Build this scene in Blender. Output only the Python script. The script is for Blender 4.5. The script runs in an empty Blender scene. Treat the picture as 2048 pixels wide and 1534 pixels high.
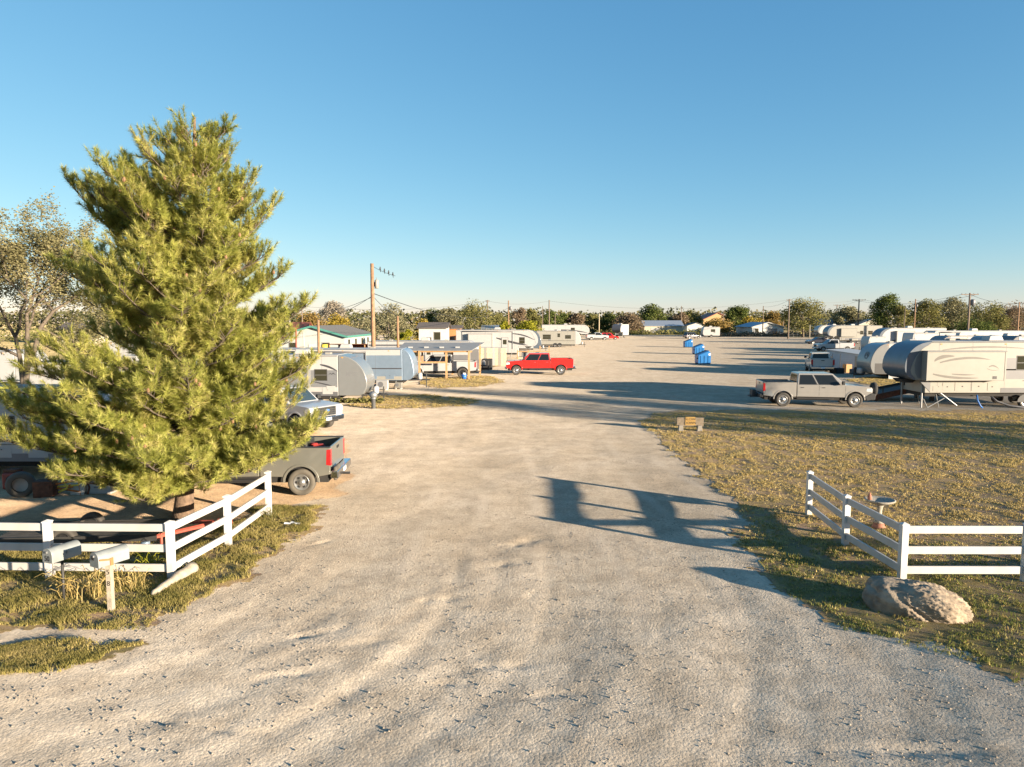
import bpy, bmesh, math, random
import numpy as np
from mathutils import Vector, Matrix

# ------------------------------------------------------------------ camera, sky, sun, exposure
SC = bpy.context.scene
COL = SC.collection
F, CX, CY, HZ, H = 1422.0, 1024.0, 767.0, 640.0, 5.0      # photo pixels, camera height in metres
PITCH = math.atan((CY - HZ) / F)
cam = bpy.data.cameras.new('camera'); camo = bpy.data.objects.new('camera', cam); COL.objects.link(camo)
camo.location = (0, 0, H); camo.rotation_euler = (math.pi/2 - PITCH, 0, 0)
cam.sensor_width = 36; cam.lens = 36*F/2048; cam.clip_start = .1; cam.clip_end = 5000
SC.camera = camo

SUN_EL = math.radians(8.0)
SUN_DIR = Vector((0.835, -0.55, 0)).normalized()          # from the scene towards the sun (horizontal)
W = bpy.data.worlds.new('World'); SC.world = W; W.use_nodes = True
nt = W.node_tree; bg = nt.nodes['Background']
sky = nt.nodes.new('ShaderNodeTexSky'); sky.sky_type = 'NISHITA'; sky.sun_disc = False
sky.sun_elevation = SUN_EL; sky.sun_rotation = math.atan2(SUN_DIR.x, SUN_DIR.y)
sky.altitude = 0; sky.air_density = 0.8; sky.dust_density = 0.15; sky.ozone_density = 4.0
# the camera's response to the sky, channel by channel (softer green and blue towards the horizon)
sep = nt.nodes.new('ShaderNodeSeparateColor'); com = nt.nodes.new('ShaderNodeCombineColor'); nt.links.new(sky.outputs[0], sep.inputs[0])
for ch, (g_, k_) in enumerate(((1.04, 1.02), (.73, 1.03), (.52, 1.19))):
    pw = nt.nodes.new('ShaderNodeMath'); pw.operation = 'POWER'; pw.inputs[1].default_value = g_; nt.links.new(sep.outputs[ch], pw.inputs[0])
    ml = nt.nodes.new('ShaderNodeMath'); ml.operation = 'MULTIPLY'; ml.inputs[1].default_value = k_; nt.links.new(pw.outputs[0], ml.inputs[0]); nt.links.new(ml.outputs[0], com.inputs[ch])
nt.links.new(com.outputs[0], bg.inputs[0]); bg.inputs[1].default_value = 0.0685
sl = bpy.data.lights.new('sun', 'SUN'); sl.energy = 3.4; sl.angle = math.radians(.5); sl.color = (1.0, .84, .64)
so = bpy.data.objects.new('sun', sl); COL.objects.link(so)
d = Vector((SUN_DIR.x*math.cos(SUN_EL), SUN_DIR.y*math.cos(SUN_EL), math.sin(SUN_EL)))
so.rotation_euler = d.to_track_quat('Z', 'Y').to_euler(); so.location = (40, -30, 30)
SC.view_settings.view_transform = 'Standard'; SC.view_settings.look = 'None'
SC.view_settings.exposure = 2.35; SC.view_settings.gamma = 1

# ------------------------------------------------------------------ helpers
R = math.radians
def P(u, v, z=0.0):
    """photo pixel -> point on the horizontal plane z (pixel gives the direction, the plane gives the distance)"""
    dx = (u-CX)/F; dy = (CY-v)/F
    fx, fy, fz = dx, math.cos(PITCH)+dy*math.sin(PITCH), -math.sin(PITCH)+dy*math.cos(PITCH)
    t = (z-H)/fz
    return Vector((fx*t, fy*t, z))
def X_at(u, Y, z=0.0):
    return (u-CX)/F*(Y*math.cos(PITCH)+(H-z)*math.sin(PITCH))
def Z_at(v, Y):
    return H + Y*math.tan(math.atan((CY-v)/F)-PITCH)

_rng = np.random.RandomState(7)
_perm = _rng.permutation(1024); _perm = np.concatenate([_perm, _perm])
_grad = _rng.normal(size=(1024, 2)); _grad /= np.linalg.norm(_grad, axis=1)[:, None]
def perlin(x, y):
    x = np.asarray(x, float); y = np.asarray(y, float)
    xi = np.floor(x).astype(int); yi = np.floor(y).astype(int); xf = x-xi; yf = y-yi
    def g(ix, iy, dx, dy):
        h = _perm[(_perm[ix & 1023] + iy) & 1023]
        return _grad[h, 0]*dx+_grad[h, 1]*dy
    u = xf*xf*xf*(xf*(xf*6-15)+10); v = yf*yf*yf*(yf*(yf*6-15)+10)
    a = g(xi, yi, xf, yf); b = g(xi+1, yi, xf-1, yf); c = g(xi, yi+1, xf, yf-1); e = g(xi+1, yi+1, xf-1, yf-1)
    return 1.4*((a+(b-a)*u)+((c+(e-c)*u)-(a+(b-a)*u))*v)
def sstep(a, b, x):
    t = np.clip((x-a)/(b-a), 0, 1); return t*t*(3-2*t)

def inpoly(x, y, poly):
    x = np.asarray(x, float); y = np.asarray(y, float)
    ins = np.zeros(x.shape, bool); n = len(poly)
    for i in range(n):
        x0, y0 = poly[i]; x1, y1 = poly[(i+1) % n]
        if y0 == y1: continue
        c = ((y0 > y) != (y1 > y)) & (x < (x1-x0)*(y-y0)/(y1-y0)+x0)
        ins ^= c
    return ins

def tag(o, label=None, cat=None, group=None, kind=None):
    if label: o['label'] = label
    if cat: o['category'] = cat
    if group: o['group'] = group
    if kind: o['kind'] = kind
    return o
def thing(name, label, cat, loc=(0, 0, 0), rz=0, group=None):
    o = bpy.data.objects.new(name, None); COL.objects.link(o); o.empty_display_size = .2
    o.location = loc; o.rotation_euler = (0, 0, rz)
    return tag(o, label, cat, group)
def link_mesh(name, me, mat, parent=None):
    o = bpy.data.objects.new(name, me); COL.objects.link(o)
    if mat is not None: me.materials.append(mat)
    if parent is not None: o.parent = parent
    return o
def mesh_np(name, V, Fc, mat, parent=None, smooth=False, k=None):
    """V (n,3) ; Fc (m,k) all faces with k corners"""
    V = np.ascontiguousarray(V, np.float32); Fc = np.ascontiguousarray(Fc, np.int32); k = Fc.shape[1]
    me = bpy.data.meshes.new(name)
    me.vertices.add(len(V)); me.vertices.foreach_set('co', V.ravel())
    me.loops.add(Fc.size); me.loops.foreach_set('vertex_index', Fc.ravel())
    me.polygons.add(len(Fc)); me.polygons.foreach_set('loop_start', np.arange(len(Fc), dtype=np.int32)*k)
    me.polygons.foreach_set('loop_total', np.full(len(Fc), k, np.int32))
    if smooth: me.polygons.foreach_set('use_smooth', np.ones(len(Fc), bool))
    me.update(calc_edges=True); me.validate()
    return link_mesh(name, me, mat, parent)

class MB:
    def __init__(s): s.v = []; s.f = []
    def add(s, vs, fs):
        b = len(s.v); s.v += [tuple(p) for p in vs]; s.f += [tuple(b+i for i in f) for f in fs]; return s
    def box(s, x0, x1, y0, y1, z0, z1):
        vs = [(x, y, z) for x in (x0, x1) for y in (y0, y1) for z in (z0, z1)]
        return s.add(vs, [(0, 1, 3, 2), (4, 6, 7, 5), (0, 4, 5, 1), (2, 3, 7, 6), (0, 2, 6, 4), (1, 5, 7, 3)])
    def cbox(s, c, size, rz=0, ry=0, rx=0):
        m = Matrix.Rotation(rz, 3, 'Z') @ Matrix.Rotation(ry, 3, 'Y') @ Matrix.Rotation(rx, 3, 'X')
        vs = [Vector(c)+m @ Vector((x*size[0]/2, y*size[1]/2, z*size[2]/2)) for x in (-1, 1) for y in (-1, 1) for z in (-1, 1)]
        return s.add(vs, [(0, 1, 3, 2), (4, 6, 7, 5), (0, 4, 5, 1), (2, 3, 7, 6), (0, 2, 6, 4), (1, 5, 7, 3)])
    def prism(s, pts, y0, y1):
        """profile in x,z extruded along y"""
        n = len(pts); vs = [(p[0], y0, p[1]) for p in pts]+[(p[0], y1, p[1]) for p in pts]
        a = sum(pts[i][0]*pts[(i+1) % n][1]-pts[(i+1) % n][0]*pts[i][1] for i in range(n))
        fs = [tuple(range(n)), tuple(range(2*n-1, n-1, -1))]+[(i, i+n, (i+1) % n+n, (i+1) % n) for i in range(n)]
        if (a < 0) != (y1 < y0): fs = [f[::-1] for f in fs]
        return s.add(vs, fs)
    def prism_x(s, pts, x0, x1):
        """profile in y,z extruded along x"""
        n = len(pts); vs = [(x0, p[0], p[1]) for p in pts]+[(x1, p[0], p[1]) for p in pts]
        a = sum(pts[i][0]*pts[(i+1) % n][1]-pts[(i+1) % n][0]*pts[i][1] for i in range(n))
        fs = [tuple(range(n-1, -1, -1)), tuple(range(n, 2*n))]+[((i+1) % n, (i+1) % n+n, i+n, i) for i in range(n)]
        if (a < 0) != (x1 < x0): fs = [f[::-1] for f in fs]
        return s.add(vs, fs)
    def tube(s, pts, rad, n=8, cap=True):
        pts = [Vector(p) for p in pts]
        if not hasattr(rad, '__len__'): rad = [rad]*len(pts)
        b = len(s.v); u = None
        for i, p in enumerate(pts):
            t = (pts[min(i+1, len(pts)-1)]-pts[max(i-1, 0)]).normalized()
            if u is None: u = t.orthogonal().normalized()
            u = (u-t*u.dot(t)).normalized(); w = t.cross(u)
            for k in range(n):
                a = 2*math.pi*k/n; s.v.append(tuple(p+(u*math.cos(a)+w*math.sin(a))*rad[i]))
        for i in range(len(pts)-1):
            for k in range(n):
                s.f.append((b+i*n+k, b+i*n+(k+1) % n, b+(i+1)*n+(k+1) % n, b+(i+1)*n+k))
        if cap:
            s.f.append(tuple(b+k for k in range(n-1, -1, -1))); e = b+(len(pts)-1)*n; s.f.append(tuple(e+k for k in range(n)))
        return s
    def lathe(s, prof, n=20, axis='Z', c=(0, 0, 0), closed=False):
        b = len(s.v); m = len(prof)
        for k in range(n):
            a = 2*math.pi*k/n; ca, sa = math.cos(a), math.sin(a)
            for r, h in prof:
                p = (r*ca, r*sa, h) if axis == 'Z' else ((r*ca, h, r*sa) if axis == 'Y' else (h, r*ca, r*sa))
                s.v.append((p[0]+c[0], p[1]+c[1], p[2]+c[2]))
        for k in range(n):
            for j in range(m if closed else m-1):
                q = (b+k*m+j, b+((k+1) % n)*m+j, b+((k+1) % n)*m+(j+1) % m, b+k*m+(j+1) % m)
                s.f.append(q if axis != 'Y' else q[::-1])
        return s
    def build(s, name, mat, parent=None, bevel=0, seg=2, smooth=False, loc=None):
        me = bpy.data.meshes.new(name); me.from_pydata(s.v, [], s.f); me.update()
        if bevel or smooth:
            me.polygons.foreach_set('use_smooth', [True]*len(me.polygons))
        o = link_mesh(name, me, mat, parent)
        if bevel:
            md = o.modifiers.new('bevel', 'BEVEL'); md.width = bevel; md.segments = seg
            md.limit_method = 'ANGLE'; md.angle_limit = R(28); md.harden_normals = True
        if loc is not None: o.location = loc
        return o
def dup(root, loc, rz, label=None, scale=None):
    r = root.copy(); COL.objects.link(r); r.location = loc; r.rotation_euler = (0, 0, rz)
    if label: r['label'] = label
    if scale: r.scale = scale
    for ch in list(root.children):
        c = ch.copy(); COL.objects.link(c); c.parent = r
        for g in ch.children:
            e = g.copy(); COL.objects.link(e); e.parent = c
    return r
def text_part(name, s, size, mat, parent, loc, rot, ext=.002, font_scale_x=1.0):
    cu = bpy.data.curves.new(name, 'FONT'); cu.body = s; cu.size = size; cu.extrude = ext; cu.align_x = 'CENTER'; cu.align_y = 'CENTER'
    to = bpy.data.objects.new(name+'_curve', cu); COL.objects.link(to)
    dg = bpy.context.evaluated_depsgraph_get()
    me = bpy.data.meshes.new_from_object(to.evaluated_get(dg)); bpy.data.objects.remove(to)
    me.name = name; me.materials.clear()
    o = link_mesh(name, me, mat, parent); o.location = loc; o.rotation_euler = rot; o.scale = (font_scale_x, 1, 1)
    return o

# ------------------------------------------------------------------ materials
def s2l(c): return tuple(((x/255+.055)/1.055)**2.4 if x > 10 else x/255/12.92 for x in c)
def mat(name, rgb, rough=.6, metal=0, var=.1, scale=3.0, bump=0, bscale=60, coat=0, dust=0, dust_h=.8, spec=.5, wave=0, wave_s=20):
    m = bpy.data.materials.new(name); m.use_nodes = True; t = m.node_tree; N = t.nodes; L = t.links
    b = N['Principled BSDF']; b.inputs['Roughness'].default_value = rough; b.inputs['Metallic'].default_value = metal
    b.inputs['Coat Weight'].default_value = coat; b.inputs['Coat Roughness'].default_value = .08
    b.inputs['Specular IOR Level'].default_value = spec
    tc = N.new('ShaderNodeTexCoord'); nz = N.new('ShaderNodeTexNoise'); nz.inputs['Scale'].default_value = scale
    nz.inputs['Detail'].default_value = 5; L.new(tc.outputs['Object'], nz.inputs['Vector'])
    mr = N.new('ShaderNodeMapRange'); mr.inputs[1].default_value = .3; mr.inputs[2].default_value = .7
    mr.inputs[3].default_value = 1-var; mr.inputs[4].default_value = 1+var*.6; L.new(nz.outputs[0], mr.inputs[0])
    mx = N.new('ShaderNodeMix'); mx.data_type = 'RGBA'; mx.blend_type = 'MULTIPLY'; mx.inputs[0].default_value = 1
    mx.inputs[6].default_value = (*rgb, 1); L.new(mr.outputs[0], mx.inputs[7]); out = mx.outputs[2]
    if dust:
        sp = N.new('ShaderNodeSeparateXYZ'); L.new(tc.outputs['Object'], sp.inputs[0])
        dm = N.new('ShaderNodeMapRange'); dm.inputs[1].default_value = dust_h; dm.inputs[2].default_value = .3
        dm.inputs[3].default_value = 0.08*dust; dm.inputs[4].default_value = dust; L.new(sp.outputs[2], dm.inputs[0])
        dn = N.new('ShaderNodeTexNoise'); dn.inputs['Scale'].default_value = 2.2; dn.inputs['Detail'].default_value = 6; L.new(tc.outputs['Object'], dn.inputs['Vector'])
        mu = N.new('ShaderNodeMath'); mu.operation = 'MULTIPLY'; mu.use_clamp = True; L.new(dm.outputs[0], mu.inputs[0])
        m2 = N.new('ShaderNodeMath'); m2.operation = 'MULTIPLY'; m2.inputs[1].default_value = 1.9; L.new(dn.outputs[0], m2.inputs[0]); L.new(m2.outputs[0], mu.inputs[1])
        mm = N.new('ShaderNodeMix'); mm.data_type = 'RGBA'; L.new(mu.outputs[0], mm.inputs[0]); L.new(out, mm.inputs[6]); mm.inputs[7].default_value = (.25, .21, .155, 1)
        out = mm.outputs[2]
        ra = N.new('ShaderNodeMapRange'); ra.inputs[3].default_value = rough; ra.inputs[4].default_value = .85; L.new(mu.outputs[0], ra.inputs[0]); L.new(ra.outputs[0], b.inputs['Roughness'])
    L.new(out, b.inputs['Base Color'])
    hsrc = None
    if bump:
        nb = N.new('ShaderNodeTexNoise'); nb.inputs['Scale'].default_value = bscale; nb.inputs['Detail'].default_value = 4; L.new(tc.outputs['Object'], nb.inputs['Vector']); hsrc = nb.outputs[0]; st = bump
    if wave:
        wv = N.new('ShaderNodeTexWave'); wv.wave_type = 'BANDS'; wv.bands_direction = 'Z'; wv.wave_profile = 'SAW'; wv.inputs['Scale'].default_value = wave_s; L.new(tc.outputs['Object'], wv.inputs['Vector']); hsrc = wv.outputs[1]; st = wave
    if hsrc is not None:
        bp = N.new('ShaderNodeBump'); bp.inputs['Strength'].default_value = st; bp.inputs['Distance'].default_value = .02; L.new(hsrc, bp.inputs['Height']); L.new(bp.outputs[0], b.inputs['Normal'])
    return m
def leaf_mat(name, c0, c1, c2=None, trans=.3, clump=.9, rough=.7):
    """leaf colours vary leaf by leaf and branch by branch"""
    m = bpy.data.materials.new(name); m.use_nodes = True; t = m.node_tree; N = t.nodes; L = t.links; N.clear()
    o = N.new('ShaderNodeOutputMaterial'); g = N.new('ShaderNodeNewGeometry'); tc = N.new('ShaderNodeTexCoord')
    nz = N.new('ShaderNodeTexNoise'); nz.inputs['Scale'].default_value = clump; nz.inputs['Detail'].default_value = 3; L.new(tc.outputs['Object'], nz.inputs['Vector'])
    a = N.new('ShaderNodeMath'); a.operation = 'MULTIPLY_ADD'; L.new(g.outputs['Random Per Island'], a.inputs[0]); a.inputs[1].default_value = .55
    mr = N.new('ShaderNodeMapRange'); mr.inputs[1].default_value = .3; mr.inputs[2].default_value = .7; mr.inputs[3].default_value = 0; mr.inputs[4].default_value = .5; L.new(nz.outputs[0], mr.inputs[0]); L.new(mr.outputs[0], a.inputs[2])
    cr = N.new('ShaderNodeValToRGB'); L.new(a.outputs[0], cr.inputs[0]); e = cr.color_ramp.elements
    e[0].color = (*c0, 1); e[0].position = .1; e[1].color = (*c1, 1); e[1].position = .6
    if c2: k = e.new(.95); k.color = (*c2, 1)
    df = N.new('ShaderNodeBsdfDiffuse'); tr = N.new('ShaderNodeBsdfTranslucent'); mx = N.new('ShaderNodeMixShader'); mx.inputs[0].default_value = trans
    L.new(cr.outputs[0], df.inputs[0]); L.new(cr.outputs[0], tr.inputs[0]); L.new(df.outputs[0], mx.inputs[1]); L.new(tr.outputs[0], mx.inputs[2]); L.new(mx.outputs[0], o.inputs[0])
    return m
def glass_mat(name, rgb, rough=.06):
    m = mat(name, rgb, rough, 0, .05, spec=.35); return m

M = {}
M['vinyl'] = mat('white_vinyl', (.54, .53, .515), .4, var=.06, scale=2, dust=.4, dust_h=.4)
M['tyre'] = mat('tyre_rubber', (.028, .027, .026), .85, var=.3, dust=.12, dust_h=.5)
M['tyre_dusty'] = mat('dusty_tyre_rubber', (.10, .088, .070), .9, var=.3)
M['rim'] = mat('alloy_rim', (.33, .325, .315), .35, .7, .1)
M['rim_dark'] = mat('black_rim', (.03, .03, .03), .35, .3)
M['chrome'] = mat('chrome', (.7, .7, .7), .15, 1, .05)
M['black'] = mat('black_plastic', (.02, .02, .021), .55, var=.2)
M['under'] = mat('dark_underbody', (.022, .02, .018), .9, var=.3)
M['glass'] = glass_mat('tinted_glass', (.012, .014, .016))
M['glass_blue'] = glass_mat('windshield_glass', (.03, .05, .065), .04)
M['rv_glass'] = glass_mat('camper_window_glass', (.035, .034, .022), .08)
M['tail'] = mat('red_tail_light', (.45, .012, .015), .25, coat=.5)
M['lamp'] = mat('clear_headlight', (.65, .66, .66), .12, .2, coat=.6)
M['amber'] = mat('amber_lens', (.6, .25, .03), .3)
M['plate'] = mat('licence_plate', (.7, .7, .7), .5)
M['p_grey'] = mat('pewter_paint', (.155, .156, .138), .28, .25, .06, coat=.6, dust=.4, dust_h=1.0)
M['p_white'] = mat('white_paint', (.37, .375, .38), .28, 0, .03, coat=.6, dust=.12)
M['p_red'] = mat('red_paint', (.52, .018, .014), .25, 0, .04, coat=.7, dust=.08)
M['p_silver'] = mat('silver_paint', (.28, .265, .245), .28, .2, .05, coat=.6, dust=.25, dust_h=.7)
M['p_tan'] = mat('champagne_paint', (.45, .42, .38), .35, .1, .05, coat=.6, dust=.2)
M['p_dark'] = mat('dark_blue_paint', (.012, .016, .03), .2, .1, .04, coat=.7)
M['rv_white'] = mat('camper_white', (.35, .345, .335), .4, var=.05, dust=.1, dust_h=1.4)
M['rv_cream'] = mat('camper_cream', (.255, .243, .21), .4, var=.05, dust=.12, dust_h=1.4)
M['rv_grey_sid'] = mat('grey_corrugated_siding', (.155, .16, .168), .4, var=.05, wave=.5, wave_s=3.2)
M['rv_grey'] = mat('camper_grey_cap', (.175, .18, .178), .28, .1, .04, coat=.4)
M['rv_dgrey'] = mat('camper_dark_grey', (.10, .10, .105), .4, var=.1)
M['rv_mgrey'] = mat('camper_mid_grey', (.15, .15, .155), .4, var=.06)
M['rv_alu'] = mat('aluminium_sky_tint', (.24, .31, .39), .3, .45, .06)  # bluish base colour stands in for the sky mirrored in plain aluminium
M['rv_cap_sky'] = mat('glossy_cap_sky_tint', (.085, .105, .13), .35, 0, .12, coat=.1)  # dark grey cap with the blue of the reflected sky mixed into its colour
M['rv_roof'] = mat('camper_roof_membrane', (.36, .36, .35), .7, var=.12)
M['rv_trim'] = mat('camper_trim', (.05, .05, .05), .5)
M['decal'] = mat('brown_grey_decal', (.12, .11, .095), .4)
M['decal_d'] = mat('charcoal_decal', (.05, .05, .055), .4)
M['metal'] = mat('galvanised_metal', (.26, .265, .265), .45, .5, .15)
M['metal_lt'] = mat('pale_sheet_metal', (.36, .37, .37), .4, .4, .12)
M['steel_dark'] = mat('dark_steel', (.05, .048, .045), .6, .4, .2)
M['red_steel'] = mat('faded_red_steel', (.34, .07, .045), .6, .1, .25, scale=8)
M['wood_new'] = mat('raw_timber', (.42, .24, .11), .8, var=.25, scale=9, bump=.3)
M['wood_grey'] = mat('weathered_timber', (.34, .29, .22), .85, var=.3, scale=7, bump=.5)
M['wood_pale'] = mat('pale_board', (.52, .42, .28), .8, var=.2, scale=6)
M['wood_dark'] = mat('dark_deck_board', (.075, .065, .055), .85, var=.3, scale=6, bump=.4)
M['pole'] = mat('utility_pole_timber', (.26, .15, .082), .85, var=.3, scale=5, bump=.3)
M['pole_grey'] = mat('grey_pole_timber', (.17, .125, .09), .85, var=.3, scale=5)
M['bark'] = mat('bark', (.15, .10, .065), .95, var=.45, scale=9, bump=.9, bscale=18)
M['bark_grey'] = mat('grey_bark', (.12, .095, .07), .95, var=.35, scale=9, bump=.6)
M['bin_blue'] = mat('blue_dumpster_paint', (.012, .14, .38), .45, .05, .2, scale=2)
M['lid'] = mat('black_lid', (.02, .021, .024), .5)
M['sticker'] = mat('white_sticker', (.75, .75, .75), .5)
M['wall_white'] = mat('white_house_wall', (.46, .45, .42), .7, var=.08, scale=2)
M['wall_green'] = mat('pale_green_wall', (.38, .39, .36), .7, var=.07, scale=1.5, wave=.4, wave_s=1.2)
M['wall_tan'] = mat('tan_wall', (.40, .36, .27), .7, var=.08)
M['wall_orange'] = mat('orange_stucco', (.40, .17, .06), .8, var=.1)
M['wall_peach'] = mat('peach_wall', (.40, .26, .12), .8, var=.1)
M['wall_red'] = mat('rust_red_wall', (.30, .08, .045), .8, var=.25)
M['roof_grey'] = mat('grey_shingle', (.15, .14, .125), .85, var=.25, scale=5)
M['roof_brown'] = mat('brown_shingle', (.12, .10, .085), .85, var=.25, scale=5)
M['roof_metal'] = mat('silver_metal_roof', (.36, .39, .42), .4, .5, .12)
M['roof_blue'] = mat('blue_metal_roof', (.13, .24, .34), .45, .3, .12)
M['roof_red'] = mat('red_roof', (.25, .08, .05), .6, var=.15)
M['teal'] = mat('teal_fascia', (.06, .20, .165), .5, var=.1)
M['concrete'] = mat('concrete', (.40, .38, .34), .9, var=.2, bump=.4)
M['yellow'] = mat('yellow_plastic', (.62, .45, .05), .5)
M['blue_pl'] = mat('blue_plastic', (.02, .13, .42), .45)
M['rust'] = mat('rusty_metal', (.13, .055, .03), .85, .1, .4, scale=9)
M['orange_rust'] = mat('orange_painted_metal', (.50, .16, .03), .7, 0, .3, scale=9)
M['sign_yellow'] = mat('amber_sign_panel', (.30, .18, .045), .6, var=.2)
M['ink'] = mat('black_lettering', (.015, .013, .012), .7)
M['mail'] = mat('galvanised_mailbox', (.25, .27, .265), .45, .25, .15, scale=6)
M['flag'] = mat('orange_red_flag', (.62, .12, .04), .5)
M['terracotta'] = mat('terracotta', (.28, .12, .075), .8)
M['stonecast'] = mat('cast_stone', (.30, .27, .22), .9, var=.25, scale=12, bump=.4)
M['rock'] = mat('pale_sandstone', (.27, .212, .15), .95, var=.5, scale=4.5, bump=1.0, bscale=11)
M['tarp'] = mat('grey_canopy_sheet', (.26, .26, .25), .85, var=.15)
M['wire'] = mat('black_wire', (.02, .02, .02), .6)
M['cone'] = mat('pine_cone', (.20, .115, .06), .9, var=.3)
M['boxcard'] = mat('cardboard', (.36, .22, .10), .85)
M['cloth'] = mat('red_cloth', (.26, .02, .016), .9)
M['board_dull'] = mat('dull_brown_board', (.17, .135, .095), .85, var=.3, scale=7, bump=.4)
M['leg_dull'] = mat('dull_concrete', (.22, .20, .17), .9, var=.2)
M['siding_shade'] = mat('white_lap_siding', (.46, .47, .49), .6, var=.06)
# ------------------------------------------------------------------ ground
def px_poly(pts): return [tuple(P(u, v)[:2]) for u, v in pts]
LAWN_R = px_poly([(1286, 842), (1325, 823), (1500, 819), (2400, 822), (2400, 1430), (2048, 1347), (1800, 1290), (1660, 1243), (1580, 1185),
                  (1500, 1112), (1472, 1080), (1492, 1018), (1425, 965), (1350, 905), (1305, 862)])
VERGE_L = px_poly([(-300, 1264), (0, 1264), (150, 1260), (300, 1250), (420, 1195), (540, 1115), (620, 1060), (652, 1012), (600, 1012),
                   (545, 1012), (440, 1055), (345, 1092), (200, 1080), (0, 1082), (-300, 1085)])
PATCH_L = px_poly([(-300, 1292), (0, 1290), (180, 1282), (292, 1290), (200, 1325), (60, 1345), (-300, 1352)])
STRIP_A = px_poly([(690, 812), (735, 792), (850, 789), (965, 800), (930, 813), (770, 818)])
STRIP_B = px_poly([(840, 768), (850, 758), (950, 752), (985, 752), (1010, 764), (960, 773), (880, 776)])
STRIP_C = px_poly([(1690, 760), (1760, 752), (2400, 752), (2400, 790), (1820, 782), (1740, 770)])
STRIP_D = px_poly([(1000, 733), (1010, 715), (960, 722), (985, 735)])
FIELD = [(-700, 225), (-60, 235), (60, 232), (95, 205), (160, 150), (800, 120), (800, 900), (-700, 900)]
FIELD_L = [(-700, 40), (-26, 45), (-26, 60), (-38, 110), (-60, 226), (-700, 226)]
YARD = px_poly([(-400, 1085), (0, 1080), (340, 1095), (550, 1015), (690, 985), (690, 880), (560, 840), (300, 820), (-900, 800)])
CL = P(240, 1165)
DIVOTS = [(628, 1268, .35, .10, .07, .5), (560, 1352, .45, .10, .06, .35), (1045, 1085, .50, .22, .06, .9), (1010, 1130, .5, .18, .03, .5), (1000, 836, 1.4, .35, .08, .45), (390, 1450, .9, .07, .05, -.12), (1840, 1500, .9, .10, .06, .05), (870, 1200, .4, .12, .03, .3), (1000, 1330, .5, .1, .035, .25), (1090, 1390, .5, .09, .03, .2), (700, 1290, .6, .12, .03, .4), (640, 1085, .25, .08, .05, .8), (905, 1365, .4, .08, .03, .1), (1065, 1190, .16, .10, .03, 1.2)]
def gz(x, y):
    x = np.asarray(x, float); y = np.asarray(y, float)
    s = np.where(y > CL.y, x-CL.x, np.hypot(x-CL.x, y-CL.y))
    t = np.where(y > CL.y, y-CL.y, np.arctan2(CL.y-y, np.abs(x-CL.x)+1e-3)*-6)
    near = 1-sstep(35, 70, y)
    z = .022*perlin(x*.33+3, y*.33)+.012*perlin(x*.8+9, y*.8+2)
    z = z*(.35+.65*near)
    road = .015*perlin(s*.85+11, t*.16)+.009*perlin(s*2.3+5, t*.35+7)+.0045*perlin(x*1.9, y*1.9+31)*(.4+1.2*np.clip(perlin(x*.25+8, y*.25)+.4, 0, 1))+.0032*perlin(x*5+.3, y*5)+.0028*perlin(x*11, y*11+5)
    z = z+road*near*(.12+.88*(1-sstep(10, 19, y)))
    # tyre ruts along the drive
    for off, amp in ((6.6, .016), (8.3, .014), (9.9, .012), (11.6, .010)):
        c = off+.35*perlin(t*.25+off, t*0+off)
        z = z-amp*np.exp(-((s-c)/.17)**2)*near*(1-.9*sstep(11, 18, y))*(.4+.6*np.abs(perlin(t*.4+off*3, off+t*0))*1.6)
    # washed out divots and small ridges seen in the drive
    for (u, v, ln, wd, dp, an) in DIVOTS:
        c = P(u, v); ca, sa = math.cos(an), math.sin(an); dx, dy = x-c.x, y-c.y; a = dx*ca+dy*sa; b = -dx*sa+dy*ca+.25*ln*np.sin(a/ln*1.7)*.3
        e = np.exp(-(a/ln)**2-(b/wd)**2)*(1+.9*perlin(x*3.5, y*3.5)); z = z-dp*.45*e+.08*dp*np.exp(-(a/ln)**2-((b-wd*1.5)/wd)**2)
    return z
def gz1(x, y): return float(gz(np.array([x]), np.array([y]))[0])

def axis(parts):
    out = []
    for a, b, st in parts: out.append(np.arange(a, b, st))
    return np.concatenate(out)
gx = np.concatenate([-np.geomspace(900, 40, 26), axis([(-38, -14.5, .5), (-14.5, 14.5, .074), (14.5, 38, .5)]), np.geomspace(38.2, 900, 26)])
gy = np.concatenate([axis([(-60, 5, 4.0), (5, 16, .064), (16, 28, .12), (28, 48, .25), (48, 100, .8)]), np.geomspace(100.2, 2500, 46)])
GX, GY = np.meshgrid(gx, gy); GZ = gz(GX, GY)
nx, ny = len(gx), len(gy)
gv = np.stack([GX.ravel(), GY.ravel(), GZ.ravel()], 1)
ii = np.arange(nx*ny).reshape(ny, nx)
gf = np.stack([ii[:-1, :-1].ravel(), ii[:-1, 1:].ravel(), ii[1:, 1:].ravel(), ii[1:, :-1].ravel()], 1)

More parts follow.
